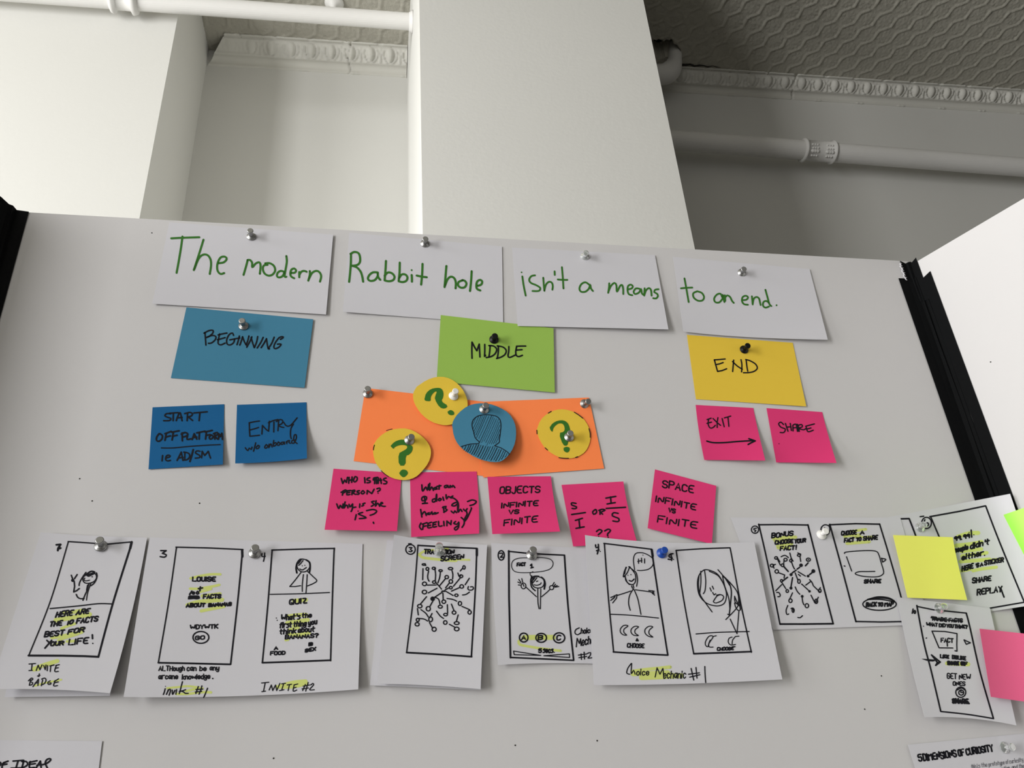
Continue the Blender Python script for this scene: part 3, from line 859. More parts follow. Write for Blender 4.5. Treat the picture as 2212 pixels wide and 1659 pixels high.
INK_SRC = """
@modern green
c 320 470 5.027;w 4.4;L250,225 340,220 555,213;372,205 355,330 330,480 308,600;600,240 560,370 495,570;500,560 545,450 590,405 640,405 675,450 682,520 668,612;765,495 820,485 852,450 835,425 790,430 760,475 748,530 755,580 785,612 825,602;1080,460 1062,530 1035,622;1078,462 1105,460 1128,490 1130,540 1165,500 1205,485 1220,520 1212,610;1270,497 1320,495 1365,525 1378,575 1350,618 1305,630 1262,605 1245,560 1255,520 1295,513;1500,417 1505,480 1490,570 1480,640 1500,642;1478,590 1440,578 1405,600 1398,635 1420,650 1455,638 1478,600;1550,600 1590,598 1606,575 1585,552 1555,565 1543,605 1552,640 1585,658;1640,590 1640,648;1642,620 1660,590 1690,578 1720,588;1755,580 1755,620 1738,685;1745,665 1780,600 1830,578 1865,600 1878,640 1865,695
@rabbit green
c 720 480 5.53;w 4.6;210,378 208,500 198,620 188,712;205,378 250,355 300,370 318,420 315,480 280,512 215,520;225,520 280,540 325,590 345,650 355,710;530,600 475,598 430,630 412,675 440,700 495,690 530,640 528,600 535,655 560,688;628,462 622,570 612,690;612,640 650,600 700,610 730,650 715,690 665,705 612,695;793,482 790,600 780,700;782,670 815,625 860,625 885,660 870,700 825,715 780,705;935,630 938,670 938,710;D935,572,11;1065,497 1060,620 1048,745;995,637 1060,650 1115,657;1350,522 1340,640 1328,775;1332,760 1365,680 1405,650 1445,670 1462,720 1460,790;1545,692 1495,715 1490,755 1525,782 1570,775 1590,735 1570,700 1540,692;1652,585 1645,700 1632,822;1720,760 1765,745 1778,710 1755,688 1720,705 1708,750 1715,795 1755,815
@isnt green
c 1090 520 5.821;w 3.9;222,448 240,570 265,690;D213,397,10;382,435 335,445 308,490 330,530 400,560 448,595 430,630 350,632;485,465 492,550 500,630;500,620 520,550 560,515 595,530 605,570 600,615;628,385 630,430;720,332 730,450 740,600;668,487 730,492 788,492;1060,550 1015,522 965,545 940,600 960,640 1015,640 1060,600 1075,550 1085,600 1110,632;1315,535 1312,590 1302,655;1305,640 1335,570 1380,530 1405,560 1412,640 1450,570 1475,555 1490,600 1492,670;1550,612 1595,600 1612,575 1590,552 1555,565 1545,615 1560,670 1605,685;1700,605 1650,600 1622,640 1640,670 1690,650 1715,605 1725,660 1745,680;1760,598 1755,690;1757,680 1780,620 1815,595 1840,620 1848,690;1935,610 1895,615 1880,645 1915,665 1928,695 1905,725 1868,722
@toanend green
c 1430 540 5.821;w 3.8;282,357 305,480 335,655;238,482 310,475 380,472;440,520 392,545 400,600 455,638 510,632 528,590 500,540 440,518;755,590 735,550 690,560 655,610 670,655 720,658 760,610 765,560 775,620 785,655;790,568 795,640;790,600 820,570 855,590 880,640 902,665;1010,630 1060,625 1082,595 1055,575 1015,590 1005,640 1030,680 1080,688;1130,582 1140,685;1140,675 1155,610 1190,590 1220,610 1230,650 1240,692;1300,500 1325,590 1350,680 1375,705;1345,665 1310,640 1275,655 1270,700 1300,725 1345,710;D1440,695,11
@beginning
c 350 650 6.32;w 2.8;572,440 640,405 695,402 690,440 640,485 600,500;585,430 592,520 598,603;620,490 690,470 735,490 720,535 670,575 632,578;785,450 770,520 765,580 800,600 860,575;765,465 820,450 885,438;755,530 810,515 860,500;975,470 960,438 915,460 882,530 890,590 930,600 975,570 990,520;925,532 980,520 1060,505;1055,478 1040,540 1022,598;1098,488 1080,550 1060,603;1098,488 1120,550 1148,603;1185,478 1170,540 1148,603;1225,490 1195,560 1155,632;1215,500 1235,570 1258,638;1305,485 1290,560 1262,632;1380,497 1345,570 1298,642;1425,515 1390,580 1352,638;1425,515 1435,590 1450,655 1465,652;1530,495 1495,580 1450,648;1615,525 1655,500 1645,488 1600,500 1545,570 1525,630 1545,652 1595,630 1625,590 1575,590
@middle
c 920 660 6.9125;w 2.9;688,545 685,660 688,788;L688,545 725,620 760,675 795,575;795,575 800,660 806,768;878,580 878,680 875,765 888,740;958,600 950,700 940,765;940,598 1010,605 1055,650 1035,715 975,760 900,777;1080,605 1080,690 1065,785;1065,602 1150,620 1198,670 1180,730 1120,770 1055,790;1238,612 1235,690 1225,750 1250,775 1340,735;1352,620 1340,690 1350,745 1385,762 1440,742;1352,608 1420,605 1490,605;1350,665 1435,658
@end
c 1460 710 6.9125;w 2.5;L575,468 600,560 622,638 690,625 758,598;572,465 650,460 735,452;590,537 650,525 705,505;862,468 855,550 847,640;845,490 920,560 992,605;972,462 985,540 980,645;1048,465 1058,550 1072,635;1042,460 1110,480 1190,530 1215,590 1170,635 1090,655 1008,657
@start
c 300 850 5.53;w 2.9;378,242 330,240 308,265 345,285 382,298 365,322 295,325;410,245 408,325;365,235 470,228;445,325 460,280 490,228 515,325;465,290 515,285;580,235 575,325;545,240 610,225 640,245 620,270 580,280;590,280 640,322;728,228 718,325;655,232 740,225 815,218;w 3.2;240,480 212,520 210,560 240,570 275,540 278,500 250,480;325,478 310,560;310,480 385,452;320,520 375,505;410,465 395,555;390,462 480,445;400,510 455,498;515,470 518,565;505,485 550,465 585,485 560,510 520,520;580,500 575,548 620,540;L635,550 660,480 690,545;645,525 690,520;722,470 718,545;690,470 790,450;805,460 795,545;790,460 875,440;800,500 850,490;860,495 840,520 850,545 875,535 885,510 862,495;905,480 905,545;890,480 935,465 940,490 910,510 940,545;L950,545 955,480 970,515 990,475 998,548;w 2.2;268,650 400,650 600,632 800,618 970,610;w 2.8;282,740 275,805;320,770 360,760 372,745 350,735 325,750 318,790 345,805 375,798;L455,800 505,700 525,800;475,770 525,762;548,700 545,795;535,700 595,715 605,755 575,790 540,795;w 3.4;648,670 630,740 608,812;w 2.8;728,690 690,685 675,710 725,740 722,765 672,772;755,690 748,768;L755,690 785,740 828,690;828,690 840,730 855,772
@entry
c 300 850 5.53;w 2.4;L1318,350 1320,440 1325,510 1380,505 1440,498;1315,350 1390,335 1440,328;1325,435 1385,420 1428,405;1475,380 1468,485;1475,380 1520,430 1548,450;1558,330 1548,450;1612,340 1610,460;1545,350 1600,325 1660,310;1668,320 1660,445;1640,335 1690,310 1720,330 1700,365 1665,380 1700,400 1730,405;1730,345 1760,385 1810,380 1890,290;1845,365 1815,420 1810,500 1820,540;1270,648 1300,683 1318,650 1340,670 1350,640;1395,588 1368,690;1425,620 1400,640 1405,660 1430,650 1438,625 1420,618;1520,610 1500,640 1515,655 1540,630 1522,610;1555,605 1550,650 1575,600 1590,640;1610,560 1605,630 1640,610 1635,585 1608,600;1665,580 1648,610 1670,620 1685,595 1665,578;1725,580 1700,585 1700,610 1725,600 1735,575 1740,605;1760,575 1765,605 1770,570 1800,560 1790,585 1810,595;1870,555 1830,560 1825,590 1855,590 1880,530 1875,490 1855,500 1850,560 1890,598
@qtop green
c 740 790 3.749;F663,270 675,222 715,187 765,178 800,182 817,215 815,255 797,288 856,325 825,350 785,338 745,270 752,240 765,208 745,210 722,235 712,258 714,288 668,285;F850,372 875,355 902,372 905,395 880,403 855,392
@qleft green
c 740 790 3.749;F388,650 420,615 470,597 505,600 540,640 568,650 565,690 540,720 510,728 510,808 455,810 452,710 490,690 520,672 525,650 490,640 450,645 420,660 412,676;F458,870 478,840 515,842 532,868 515,892 492,906 470,890
k ink;w 1.4;355,526 380,517 402,513;258,642 251,662 249,682;312,850 340,876 372,899
@qright green
c 740 790 3.749;F1677,500 1700,465 1745,443 1790,441 1822,460 1840,500 1845,550 1830,600 1820,650 1785,645 1750,545 1795,535 1800,500 1785,470 1755,465 1730,478 1705,505 1700,537 1685,525;F1790,665 1812,655 1840,662 1838,690 1818,706 1790,690
k ink;w 1.6;1665,384 1690,369;1573,522 1575,552;1876,376 1912,399 1945,425;1752,745 1800,749 1830,749;1885,744 1903,736;1995,510 2004,545 2005,580;1640,665 1660,683
@bluehead
c 740 790 3.749;w 1.5;1065,545 1050,500 1050,455 1075,420 1120,400 1190,398 1245,410 1275,440 1282,490 1275,560 1268,600;1062,545 1075,585 1105,615;1105,615 1100,630 1030,635 960,655;1268,600 1268,620 1230,648;1230,648 1280,665 1330,695 1352,718;H0.75 4.3 0.45|1068,545 1053,500 1053,455 1077,422 1120,403 1190,401 1245,413 1272,442 1278,490 1272,560 1260,610 1225,645 1170,650 1110,622 1078,585;H1.3 4.7 0.5|1105,632 1030,640 960,660 985,690 1040,722 1085,743 1130,760 1200,774 1255,776 1300,752 1345,722 1320,695 1235,650 1180,655
@exit
c 1480 860 6.1444;w 2.3;290,285 345,265;310,285 305,345 330,395 370,390 400,360;288,335 350,318;370,270 420,320 470,362;435,258 425,320 425,390;490,270 518,380;568,255 580,375;520,262 605,238;w 2.9;288,570 370,590 520,590 700,575 880,565 930,567;845,538 930,567;930,567 880,590 835,615
@share
c 1480 860 6.1444;w 2.4;1305,350 1270,318 1240,340 1270,385 1328,410 1310,455 1262,455;1330,335 1365,440;1395,335 1410,430;1345,385 1405,380;1432,435 1430,360;1430,360 1470,345 1490,440;1430,395 1485,390;1500,360 1515,440;1495,362 1545,350 1555,380 1510,400 1570,420 1600,405;1605,380 1630,445 1700,425;1600,372 1715,342;1615,410 1670,395;D1246,605,6;w 3.4;1488,350 1498,435
@who
c 680 1000 5.821;w 2.9;L332,195 350,258 375,215 395,245 410,180;430,180 425,255;468,175 462,245;428,220 468,210;505,172 485,215 500,240 530,215 530,180 508,172;625,185 630,250;690,185 660,195 655,215 695,225 690,245 655,250;735,215 740,190 790,180;755,190 750,260;775,190 775,260;800,190 795,258;825,195 835,258;780,220 840,215;895,190 865,200 870,220 905,235 895,260 865,262;358,350 345,405;330,370 385,338 395,355 350,380;410,350 400,400 440,395;405,375 440,368;408,350 450,345;470,350 465,400;465,350 500,340 500,360 470,372 510,395;560,348 530,355 535,370 560,378 545,395 525,392;600,350 580,375 600,390 625,370 605,348;L655,390 660,345 715,385 745,330;780,325 815,315 820,340 790,360;D795,380,8;275,515 300,575 320,530 345,570 355,515;380,490 365,570 390,530 410,540 415,565;430,520 440,555 470,520;475,515 470,580 455,610;480,560 515,555;565,515 562,560;630,505 600,515 615,530 590,542;745,480 710,490 745,520 710,545;770,475 760,545 790,505 815,545;820,520 855,505 835,495 825,530 860,545 885,545;520,650 505,715;D543,605,8;600,622 545,640 600,665 645,690 560,700;650,600 730,585 778,605 745,640 695,658;735,745 740,760
@whatami
c 680 1000 5.821;w 2.9;1345,275 1355,355 1395,300 1415,345 1430,270;1445,255 1440,345 1470,300 1490,345;1520,305 1495,320 1515,335 1530,305 1535,330;1565,280 1560,330;1535,295 1585,285;1660,280 1630,290 1635,312 1665,300 1670,278 1680,310;1700,310 1700,280 1725,305 1735,280 1760,310;1375,420 1345,440 1350,475 1395,465 1405,430 1375,420;1375,420 1385,500 1345,510 1415,505;1510,450 1480,460 1480,490 1515,480 1530,390 1530,480;1570,445 1550,465 1570,475 1590,455 1570,445;1610,430 1620,470;1650,400 1655,455 1680,420 1710,440;1735,415 1700,440 1740,440 1790,480 1805,530 1800,590;1790,490 1740,510 1720,535 1760,540 1795,510;1330,585 1345,680;1345,650 1380,610 1400,660;1410,640 1440,620 1420,650 1455,640 1470,610 1480,650 1500,630 1520,620 1505,645 1550,625;1615,550 1625,620;1605,560 1650,545 1640,575 1665,590 1620,620;1715,605 1745,632 1760,600 1780,625;1795,540 1800,620 1830,580 1850,610;1870,580 1890,605 1915,575;1970,570 1940,640 1910,700 1880,735 1890,690 1915,640 1900,600;1920,485 1980,465 2030,485 2000,520 1950,535;D1965,562,8;1335,755 1315,800 1340,838;1365,765 1355,835;1350,770 1410,750;1360,800 1400,790;1425,760 1420,815 1465,810;1420,762 1465,745;1420,790 1455,782;1490,750 1485,805 1530,798;1485,752 1530,740;1487,778 1520,770;1555,735 1560,795 1600,790;1620,735 1625,790;L1660,790 1660,730 1710,775 1715,725;1770,735 1745,760 1790,770 1810,740 1805,810 1770,845 1755,820 1800,790;1840,685 1875,720 1875,770 1850,810
@objects
c 1020 1000 3.95;w 2.7;TOBJECTS|235,262 575,252 56 4;TINFINITE|250,382 560,362 42 4;TVS|312,436 395,432 32 3;TFINITE|270,535 555,500 50 4
@sori
c 1020 1000 3.95;w 2.9;885,345 850,340 848,358 890,375 880,390 852,388;848,440 965,423;910,480 918,555;880,490 940,472;885,558 955,545;1050,398 1028,415 1035,438 1060,425 1058,400 1048,398;1090,400 1090,438;1080,405 1110,395 1135,402 1100,420 1112,437;1180,290 1185,345;1140,300 1225,285;1150,350 1220,338;1143,388 1308,378;1245,430 1205,425 1195,450 1250,475 1245,500 1200,495;1060,585 1085,568 1108,580 1090,600 1075,612;1130,580 1160,565 1180,575 1165,595 1155,605 1155,622;D1160,635,6;D1078,628,5
@space
c 1020 1000 3.95;w 2.7;TSPACE|1622,205 1885,256 58 6;TINFINITE|1565,330 1905,400 48 8;TVS|1675,420 1730,428 32 4;TFINITE|1580,505 1915,558 52 8
@sheet7
c 0 1130 4.1485;w 2.6;L610,165 720,172 860,182 960,188 1180,168;w 3.6;1180,168 1165,225 1010,720 880,1200;w 4.6;L1178,172 1166,225;w 2.3;612,165 450,700 255,1190;w 4;L255,1187 560,1188 760,1192 880,1198;w 2.4;448,766 700,742 880,722 1000,724
c 60 1160 9.761;w 3.6;L600,165 690,155 635,240 630,285;640,250 690,232;w 2.2;1240,790 1170,840 1160,910 1200,965 1290,975 1390,940 1445,870 1440,800 1400,760;w 3;1225,795 1290,745 1350,720 1410,740 1390,770 1330,800 1275,825 1240,800;w 3.6;1260,800 1310,785 1390,755;w 2.4;1225,745 1150,850 1090,960 1080,1025;1445,755 1460,820 1430,920 1380,990 1320,1030;w 1.9;1200,865 1185,900 1215,925 1300,910;D1355,838,14;w 2.4;1285,985 1245,1130 1200,1230 1160,1335;w 1.9;1325,980 1290,1080 1255,1200 1235,1330;w 3.6;1265,1020 1245,1120;w 2.6;1020,1210 1050,1270 1110,1300 1185,1295;L975,930 985,1040 965,1160 1030,1130 1085,1085;D945,915,34;915,805 945,890;1040,790 980,880
c 60 1300 8.295;w 3.1;THERE|495,280 790,240 95 35;TARE|860,235 1085,203 85 35;TTHE|385,445 600,415 80 25;T10|690,420 800,388 66 22;TFACTS|868,385 1240,347 88 25;TBEST|295,632 635,592 90 25;TFOR|715,580 1000,532 80 25;340,690 390,740;425,690 365,760 305,830;TOUR|405,790 630,772 68 15;TLIFE|730,768 1070,742 100 20;1155,590 1158,660;D1163,745,13;w 2.1;75,1110 65,1225;20,1115 135,1105;18,1232 80,1228;L150,1230 185,1135 215,1215 255,1130;L285,1140 310,1215 325,1130;352,1140 345,1235;410,1150 400,1250;395,1150 470,1130;510,1135 480,1245 545,1245;500,1140 562,1125;495,1190 545,1180;205,1290 195,1340;172,1330 215,1318;50,1400 25,1495;10,1415 65,1365 90,1385 45,1425 85,1450 70,1485 25,1495;L90,1520 190,1385 180,1500;130,1455 185,1450;265,1400 240,1505;245,1385 300,1365 325,1400 300,1460 240,1490;400,1415 360,1440 365,1480 410,1475 410,1450 385,1455;490,1410 460,1505 530,1500;470,1430 550,1380;475,1450 545,1435
k hl;w 8;640,205 800,185 990,150;w 10;500,330 800,280 1110,225;w 6;600,480 720,430 850,390;w 8;430,640 700,600 970,540;930,490 990,480;w 5;540,690 700,640 900,580;w 6;470,765 640,735;700,710 850,700;w 9;110,1200 300,1130 530,1060;w 6;100,1225 200,1212;w 4;130,1505 300,1455 600,1395
@invite
c 260 1140 4.2533;w 2.7;L510,178 800,185 1125,200;w 3;1122,200 1080,650 1012,1255;w 4.4;L1118,205 1120,265;w 2.5;515,178 440,700 348,1240;w 3.4;L348,1240 600,1245 1010,1255;w 2.8;L370,210 420,210 385,235;385,235 422,250 405,270 365,265
c 380 1220 9.214;w 3.1;TLOUISE|330,325 780,325 80 6;315,525 270,590;345,540 325,570 350,585 370,555 348,540;430,530 405,560 425,585 455,560 435,530;F235,690 240,630 265,605 330,608 440,605 470,625 480,670 440,688 400,690 350,682 290,690;485,440 475,520;445,475 530,460;TFACTS|545,670 885,665 75 8;TABOUT|205,845 570,830 66 8;TBANANAS|650,832 1095,812 62 8;w 2.6;TWDYWTK|285,1280 830,1260 75 4;TGO|385,1490 565,1478 70 4;O495,1445 158 118
c 340 1420 13.825;w 2.3;TALTHough|40,395 800,395 130 10;Tcan|880,400 1150,392 150 10;Tbe|1260,400 1450,390 130 10;Tany|1565,380 1830,375 130 10;Tarcane|35,645 600,635 150 12;Tknowledge|735,655 1560,635 145 12;D1650,632,24;230,935 205,1030 175,1110;D238,865,14;320,970 295,1040 265,1105;300,1030 340,960 380,950 385,1010 345,1130;440,975 450,1110 520,980;570,960 550,1100;745,725 700,900 650,1085;650,1020 740,1000 840,965;700,1000 790,1040 830,1075 920,1075;1220,870 1180,980 1145,1080;1325,850 1300,960 1240,1100;1150,960 1350,945;1130,1035 1320,1015;1495,920 1440,1060 1380,1200
c 520 1140 4.2536;w 2.8;L285,205 600,195 860,190;860,188 855,260 840,700 825,1222;288,205 265,500 240,800 198,1240;w 3.4;L198,1240 500,1230 825,1217;w 2.1;270,612 550,606 815,595;w 2.4;195,238 195,265 225,262;220,232 215,280 208,308;w 2.1;515,350 530,385 560,405 600,400 632,365 632,320 600,295 550,288 525,310 515,350;w 3.2;548,290 520,320 508,370 515,415;600,295 632,320 636,375 630,410;w 2;572,300 545,335 530,345;555,295 530,330;D565,350,5;D588,345,5;542,378 565,388 602,365;575,430 565,520 565,585;610,430 605,520 598,605;L552,412 500,480 450,540 500,540 550,532;612,400 660,445 698,485 670,510 612,535;w 3;TQUIZ|447,705 605,690 42 3
c 560 1300 8.294;w 2.7;D305,290,10;D320,330,10;TWhat's|390,330 725,305 95 12;Tthe|765,288 930,272 78 8;Tfirst|365,465 575,450 90 10;Tthing|615,445 835,425 90 10;Tyou|880,415 1025,395 90 8;Tthink|365,582 650,560 85 10;Tabout|695,550 985,530 85 10;TBANANAS?|465,668 1050,635 66 6;TA|268,860 328,850 55 4;TFOOD|200,952 458,942 58 4;TB|888,785 950,778 52 4;TSEX|820,905 1005,868 55 6;w 2;105,1450 75,1600;40,1455 170,1440;45,1610 110,1600;L175,1580 215,1490 240,1590 290,1490;L295,1500 310,1590 370,1460;435,1470 400,1585;400,1470 470,1460;360,1590 440,1575;540,1490 515,1590;500,1490 580,1475;625,1490 605,1600 670,1580;620,1490 690,1470;615,1545 660,1530;825,1480 775,1590;875,1445 830,1600;785,1510 900,1490;765,1560 880,1545;920,1490 960,1460 970,1490 900,1575 985,1575
k hl;c 380 1220 9.214;w 5.5;290,270 500,220 700,190 885,190;280,475 450,475 700,435 865,400;480,540 700,480;w 7;520,620 700,600 880,575;220,800 400,740 700,700 930,690;w 5;300,775 700,735 930,715;w 7;500,920 700,880 960,830
c 340 1420 13.825;w 4.5;290,920 600,890 900,860 1250,900;w 5.5;560,1090 900,1090 1300,1040 1600,1045;850,1010 1100,950 1350,930
c 520 1140 4.2536;w 9;490,672 600,662
c 560 1300 8.294;w 8;490,265 650,240 840,228;w 9;500,380 700,350 870,325;w 5;600,430 750,420;w 7;540,500 700,460;w 8;510,575 700,590 890,560;w 5;470,690 520,680;w 9;370,1510 600,1450 830,1425;w 8;320,1525 600,1520 850,1460
@sheet3
c 790 1140 4.482;w 2.9;L505,170 800,188 1078,200;1075,200 1060,600 1022,1250;w 4.4;L1075,205 1075,268;w 2.5;505,170 470,600 395,1210;w 3.4;L395,1208 700,1225 1025,1248;w 2.4;O433,210 46 47;415,155 440,155;420,192 450,192 430,210 452,222 435,232 418,228
c 880 1170 7.9;w 2.8;TTRANSITION|285,203 790,210 68 8;TSCREEN|570,328 955,290 72 8;w 2.3;O290,720 35 32;O340,465 24 26;O450,455 28 20;O565,495 30 16;O670,605 30 28;O735,460 38 20;O740,680 30 32;O455,690 28 22;O290,860 38 32;D430,975,40;O210,1100 38 30;O355,1145 36 38;O560,1110 35 25;O620,1025 32 30;O740,785 25 22;O925,765 32 30;1040,765 1030,800 1050,825 1100,825 1125,800 1115,770 1075,772;O835,915 28 22;O895,1055 28 35;O1060,1205 28 32;O650,1245 32 22;O795,1210 32 28;O645,1380 30 32;O840,1390 42 25;O840,1490 40 32;O395,1325 32 42;O455,1495 35 35;O175,1335 25 28;O165,1410 35 30;O915,590 28 25;O965,440 20 30;F565,845 610,828 660,838 650,858 600,862;O280,390 30 13;300,375 312,408;265,460 260,650;360,505 345,580 350,640 370,675;465,440 480,560 475,660;562,515 550,610 520,700;335,742 490,740;355,875 505,795;650,630 545,755;490,705 545,765 580,810;760,495 775,560 770,635;715,705 650,790;860,535 885,600 910,570;900,620 785,760;900,500 945,450;640,825 715,785;750,845 885,785;985,735 1055,625;660,850 780,920;940,910 1000,900 1058,860;455,955 590,865;605,880 610,985;480,955 530,980 555,1070;435,1010 380,1110;675,970 770,985 840,1015;930,1105 1060,1160;680,1075 685,1220;750,1065 795,1180;865,1250 835,1360;495,1185 560,1270 615,1310;715,1410 800,1455;325,940 225,1060;170,1140 185,1250;230,1160 310,1220 355,1285;180,1310 280,1320 345,1355;375,1380 430,1480;420,1225 380,1300
k hl;w 5;690,125 500,140 300,160 200,220;w 6;200,220 260,270 400,290 700,320 830,325;w 4;300,280 600,300 1060,312
@sheet2
c 1040 1160 5.35;w 2.8;L310,165 530,188 740,200 960,210;w 3.1;958,210 1000,800 1065,1425;w 3.4;L315,160 318,700 335,1395;w 3;L335,1392 700,1408 1065,1425;w 2.5;O228,212 36 55;212,190 240,185 240,212 215,235 248,232;w 1.5;560,240 430,245 360,280 350,350 390,400 500,412 680,400 790,370 828,310 800,260 720,240 640,238;595,400 560,420 570,450;w 2.5;TFACT|410,335 505,330 36 3;565,330 580,310 580,355;570,358 598,350;w 2;600,470 585,520 600,570 650,590 705,575 725,530 710,480 660,460;w 3;570,520 575,480 610,455 660,455;w 2.6;580,450 570,520 580,580 620,620;w 3.2;690,465 720,490 735,540 725,600;w 1.9;640,470 610,510 590,530;620,465 595,500;635,515 650,508;608,552 640,558 680,545 688,528;650,600 652,750 665,830;685,600 682,720 680,830;515,580 570,630 635,690;695,690 760,635 790,605;O485,565 28 34;O810,585 24 24;465,480 475,520;430,490 455,525;420,520 450,535;425,555 445,555;820,560 840,525;835,570 855,545;845,575 875,560;850,580 892,572;480,545 490,570;w 2.7;O488,1162 50 52;O690,1165 62 52;O897,1165 65 58;TA|465,1185 507,1182 45 3;TB|655,1187 705,1182 48 3;TC|870,1195 912,1190 52 3;T5|660,1336 690,1335 42 3;Tsecs|712,1336 825,1335 56 3;D840,1333,7;w 1.9;L370,1318 378,1360 685,1368 370,1318;L720,1372 1018,1392 1015,1350 720,1372;w 2.1;1130,1050 1090,1070 1080,1110 1110,1130 1150,1105;Thoice|1150,1115 1280,1105 60 4;L1095,1270 1105,1170 1130,1230 1145,1175 1150,1255;Techa|1160,1255 1290,1225 95 6;1150,1350 1155,1415;1185,1330 1190,1410;1120,1365 1220,1350;1125,1395 1215,1380;1225,1345 1260,1335 1255,1370 1228,1400 1280,1395
k hl;w 11;490,1162 700,1160 830,1160;w 5.5;430,1200 440,1240 520,1260 700,1290 915,1315
@choice
c 1240 1140 4.7417;w 2.6;L305,160 550,190 795,220;w 3;795,220 805,300 880,800 960,1305;w 4.4;L795,225 805,292;w 2.6;310,160 350,700 405,1275;w 3.1;L402,1272 680,1290 960,1305;w 2;370,885 600,898 865,925;w 2.8;220,175 225,205 250,195;248,170 250,215 238,268;230,235 255,228;D268,243,6;w 1.8;620,430 608,330 625,270 670,255 730,265 790,300 808,330 805,385 760,425 690,438 648,436;w 2;660,320 660,365;690,310 692,355;652,345 695,335;722,318 722,362;D705,280,5;w 2;525,500 530,540 565,575 605,580 628,550 630,490 610,450 570,400;570,398 545,460 510,505;w 2.6;535,405 515,450 505,500;w 2;530,405 518,470;560,398 600,430 635,460 650,530 640,600;525,510 545,560 568,582;D582,480,6;D552,487,5;w 2.4;565,540 590,548 615,525;w 2;588,595 598,620;605,590 612,615;608,625 570,690 558,770 575,845;615,635 650,720 670,810 685,888;580,648 510,672 445,692;628,635 700,645 770,655;L375,715 440,685 435,720 395,770;375,745 420,705;380,740 410,720;765,642 822,650;L775,655 820,670 800,645;800,670 825,690;w 1.9;552,1005 510,1000 475,1035 475,1070 500,1095 540,1100 512,1075 510,1040 552,1005;660,1015 620,1010 585,1040 585,1075 610,1100 660,1105 625,1080 625,1045 660,1015;805,1015 765,1010 728,1040 728,1080 760,1110 808,1120 770,1090 770,1050 805,1015;w 2.2;L635,1158 645,1135 658,1158 635,1158;w 2.4;TCHOOSE|545,1226 715,1228 40 3;w 2;585,1390 550,1440 540,1490 570,1500;590,1390 585,1495 610,1460 625,1500;Toice|640,1510 765,1510 60 4;L830,1530 850,1435 880,1500 910,1440 920,1545
c 1420 1140 4.74;w 2;Techanic|62,1540 288,1540 75 6;w 2.2;345,1440 372,1560;395,1430 405,1540;318,1500 430,1485;330,1530 435,1505;485,1420 488,1500 495,1585;w 2.5;L190,232 450,215 740,205;742,205 755,260 850,760 962,1275;192,232 270,740 372,1290;w 3.3;L372,1290 660,1280 962,1268;w 2;395,1088 600,1072 940,1062;w 2.8;160,265 125,275 120,300 150,305 145,325 110,322;140,265 145,335;D165,325,6;w 2;478,432 425,490 410,580 430,690 500,770 600,800 670,785 700,740 705,660 670,560 620,480 550,440 478,432;443,445 445,560 430,690;482,435 495,540 488,640 470,675;425,490 420,600 440,690 500,780 560,862;530,445 620,490 670,560;620,430 655,470 670,490;w 2.4;668,490 730,560 757,650 748,780 735,895;w 2;672,490 760,580 822,670 830,770 805,830 700,940;668,500 690,600 730,720 742,830;690,510 740,590;538,615 552,650;562,598 575,628;L565,662 580,688 598,675;578,745 610,700 650,685 678,705 660,745 600,770 575,760 578,745;605,690 640,683;790,700 795,760 830,790;790,700 815,760 842,800;800,770 840,800 850,840 825,845 800,810 790,770;840,740 848,840;L745,935 815,1085 835,850;720,885 740,895;w 1.9;570,1115 530,1110 495,1160 492,1200 515,1220 530,1180 570,1115;540,1150 525,1190 530,1220 570,1222;575,1112 602,1106;765,1120 735,1130 725,1170 750,1200 800,1195;800,1112 770,1150 765,1190;808,1112 835,1110;w 2.4;TCHOOSE|612,1258 778,1250 30 3;772,1222 795,1218
k hl;c 1240 1140 4.7417;w 7;600,1470 750,1450 985,1428;w 9;600,1500 780,1490 960,1480;w 11;690,1535 900,1525 1100,1515
c 1420 1140 4.74;w 7;0,1440 130,1425;w 9;0,1500 100,1495 190,1520
@sheet5
c 1570 1090 5.395;w 2.8;L370,235 650,232 945,238;w 3;945,235 1100,850 1240,1390;w 2.8;372,228 480,700 620,1395;w 3.4;L620,1392 900,1392 1240,1388;w 2.2;O328,292 42 43;345,275 315,280 318,295 340,300 325,318;w 2.9;L1195,235 1500,222 1780,228;w 2.8;1780,225 1900,620 2030,1075 2100,1362;w 3;1200,230 1340,740 1505,1365;w 2.8;L1505,1362 1800,1368 2100,1362;w 2.2;1100,330 1100,270 1140,235 1190,250 1200,300 1180,345 1140,355;D1140,268,6;w 2.7;TCHOOSE|1335,358 1510,345 46 4;TA|1555,345 1598,340 40 3;TFACT|1370,438 1478,430 44 4;TTO|1510,425 1562,420 38 3;TSHARE|1592,417 1755,405 46 4;w 2;1372,570 1380,555 1500,542 1650,535 1740,545 1770,580 1800,680 1828,780 1815,815 1760,840 1660,842 1560,830 1495,805 1540,782 1640,780 1725,778;1395,608 1455,775;w 2.2;L1805,625 1815,670;1815,670 1855,640 1800,625;F1355,715 1380,705 1385,730;w 2.8;TSHARE|1602,915 1792,910 40 4;w 2.4;O1780,1160 195 72;1640,1105 1760,1075 1880,1085 1950,1120;1660,1105 1800,1105 1960,1135;w 2.9;TBACK|1625,1188 1742,1182 44 4;TTO|1762,1185 1815,1182 38 3;TMAP|1840,1185 1938,1180 44 4
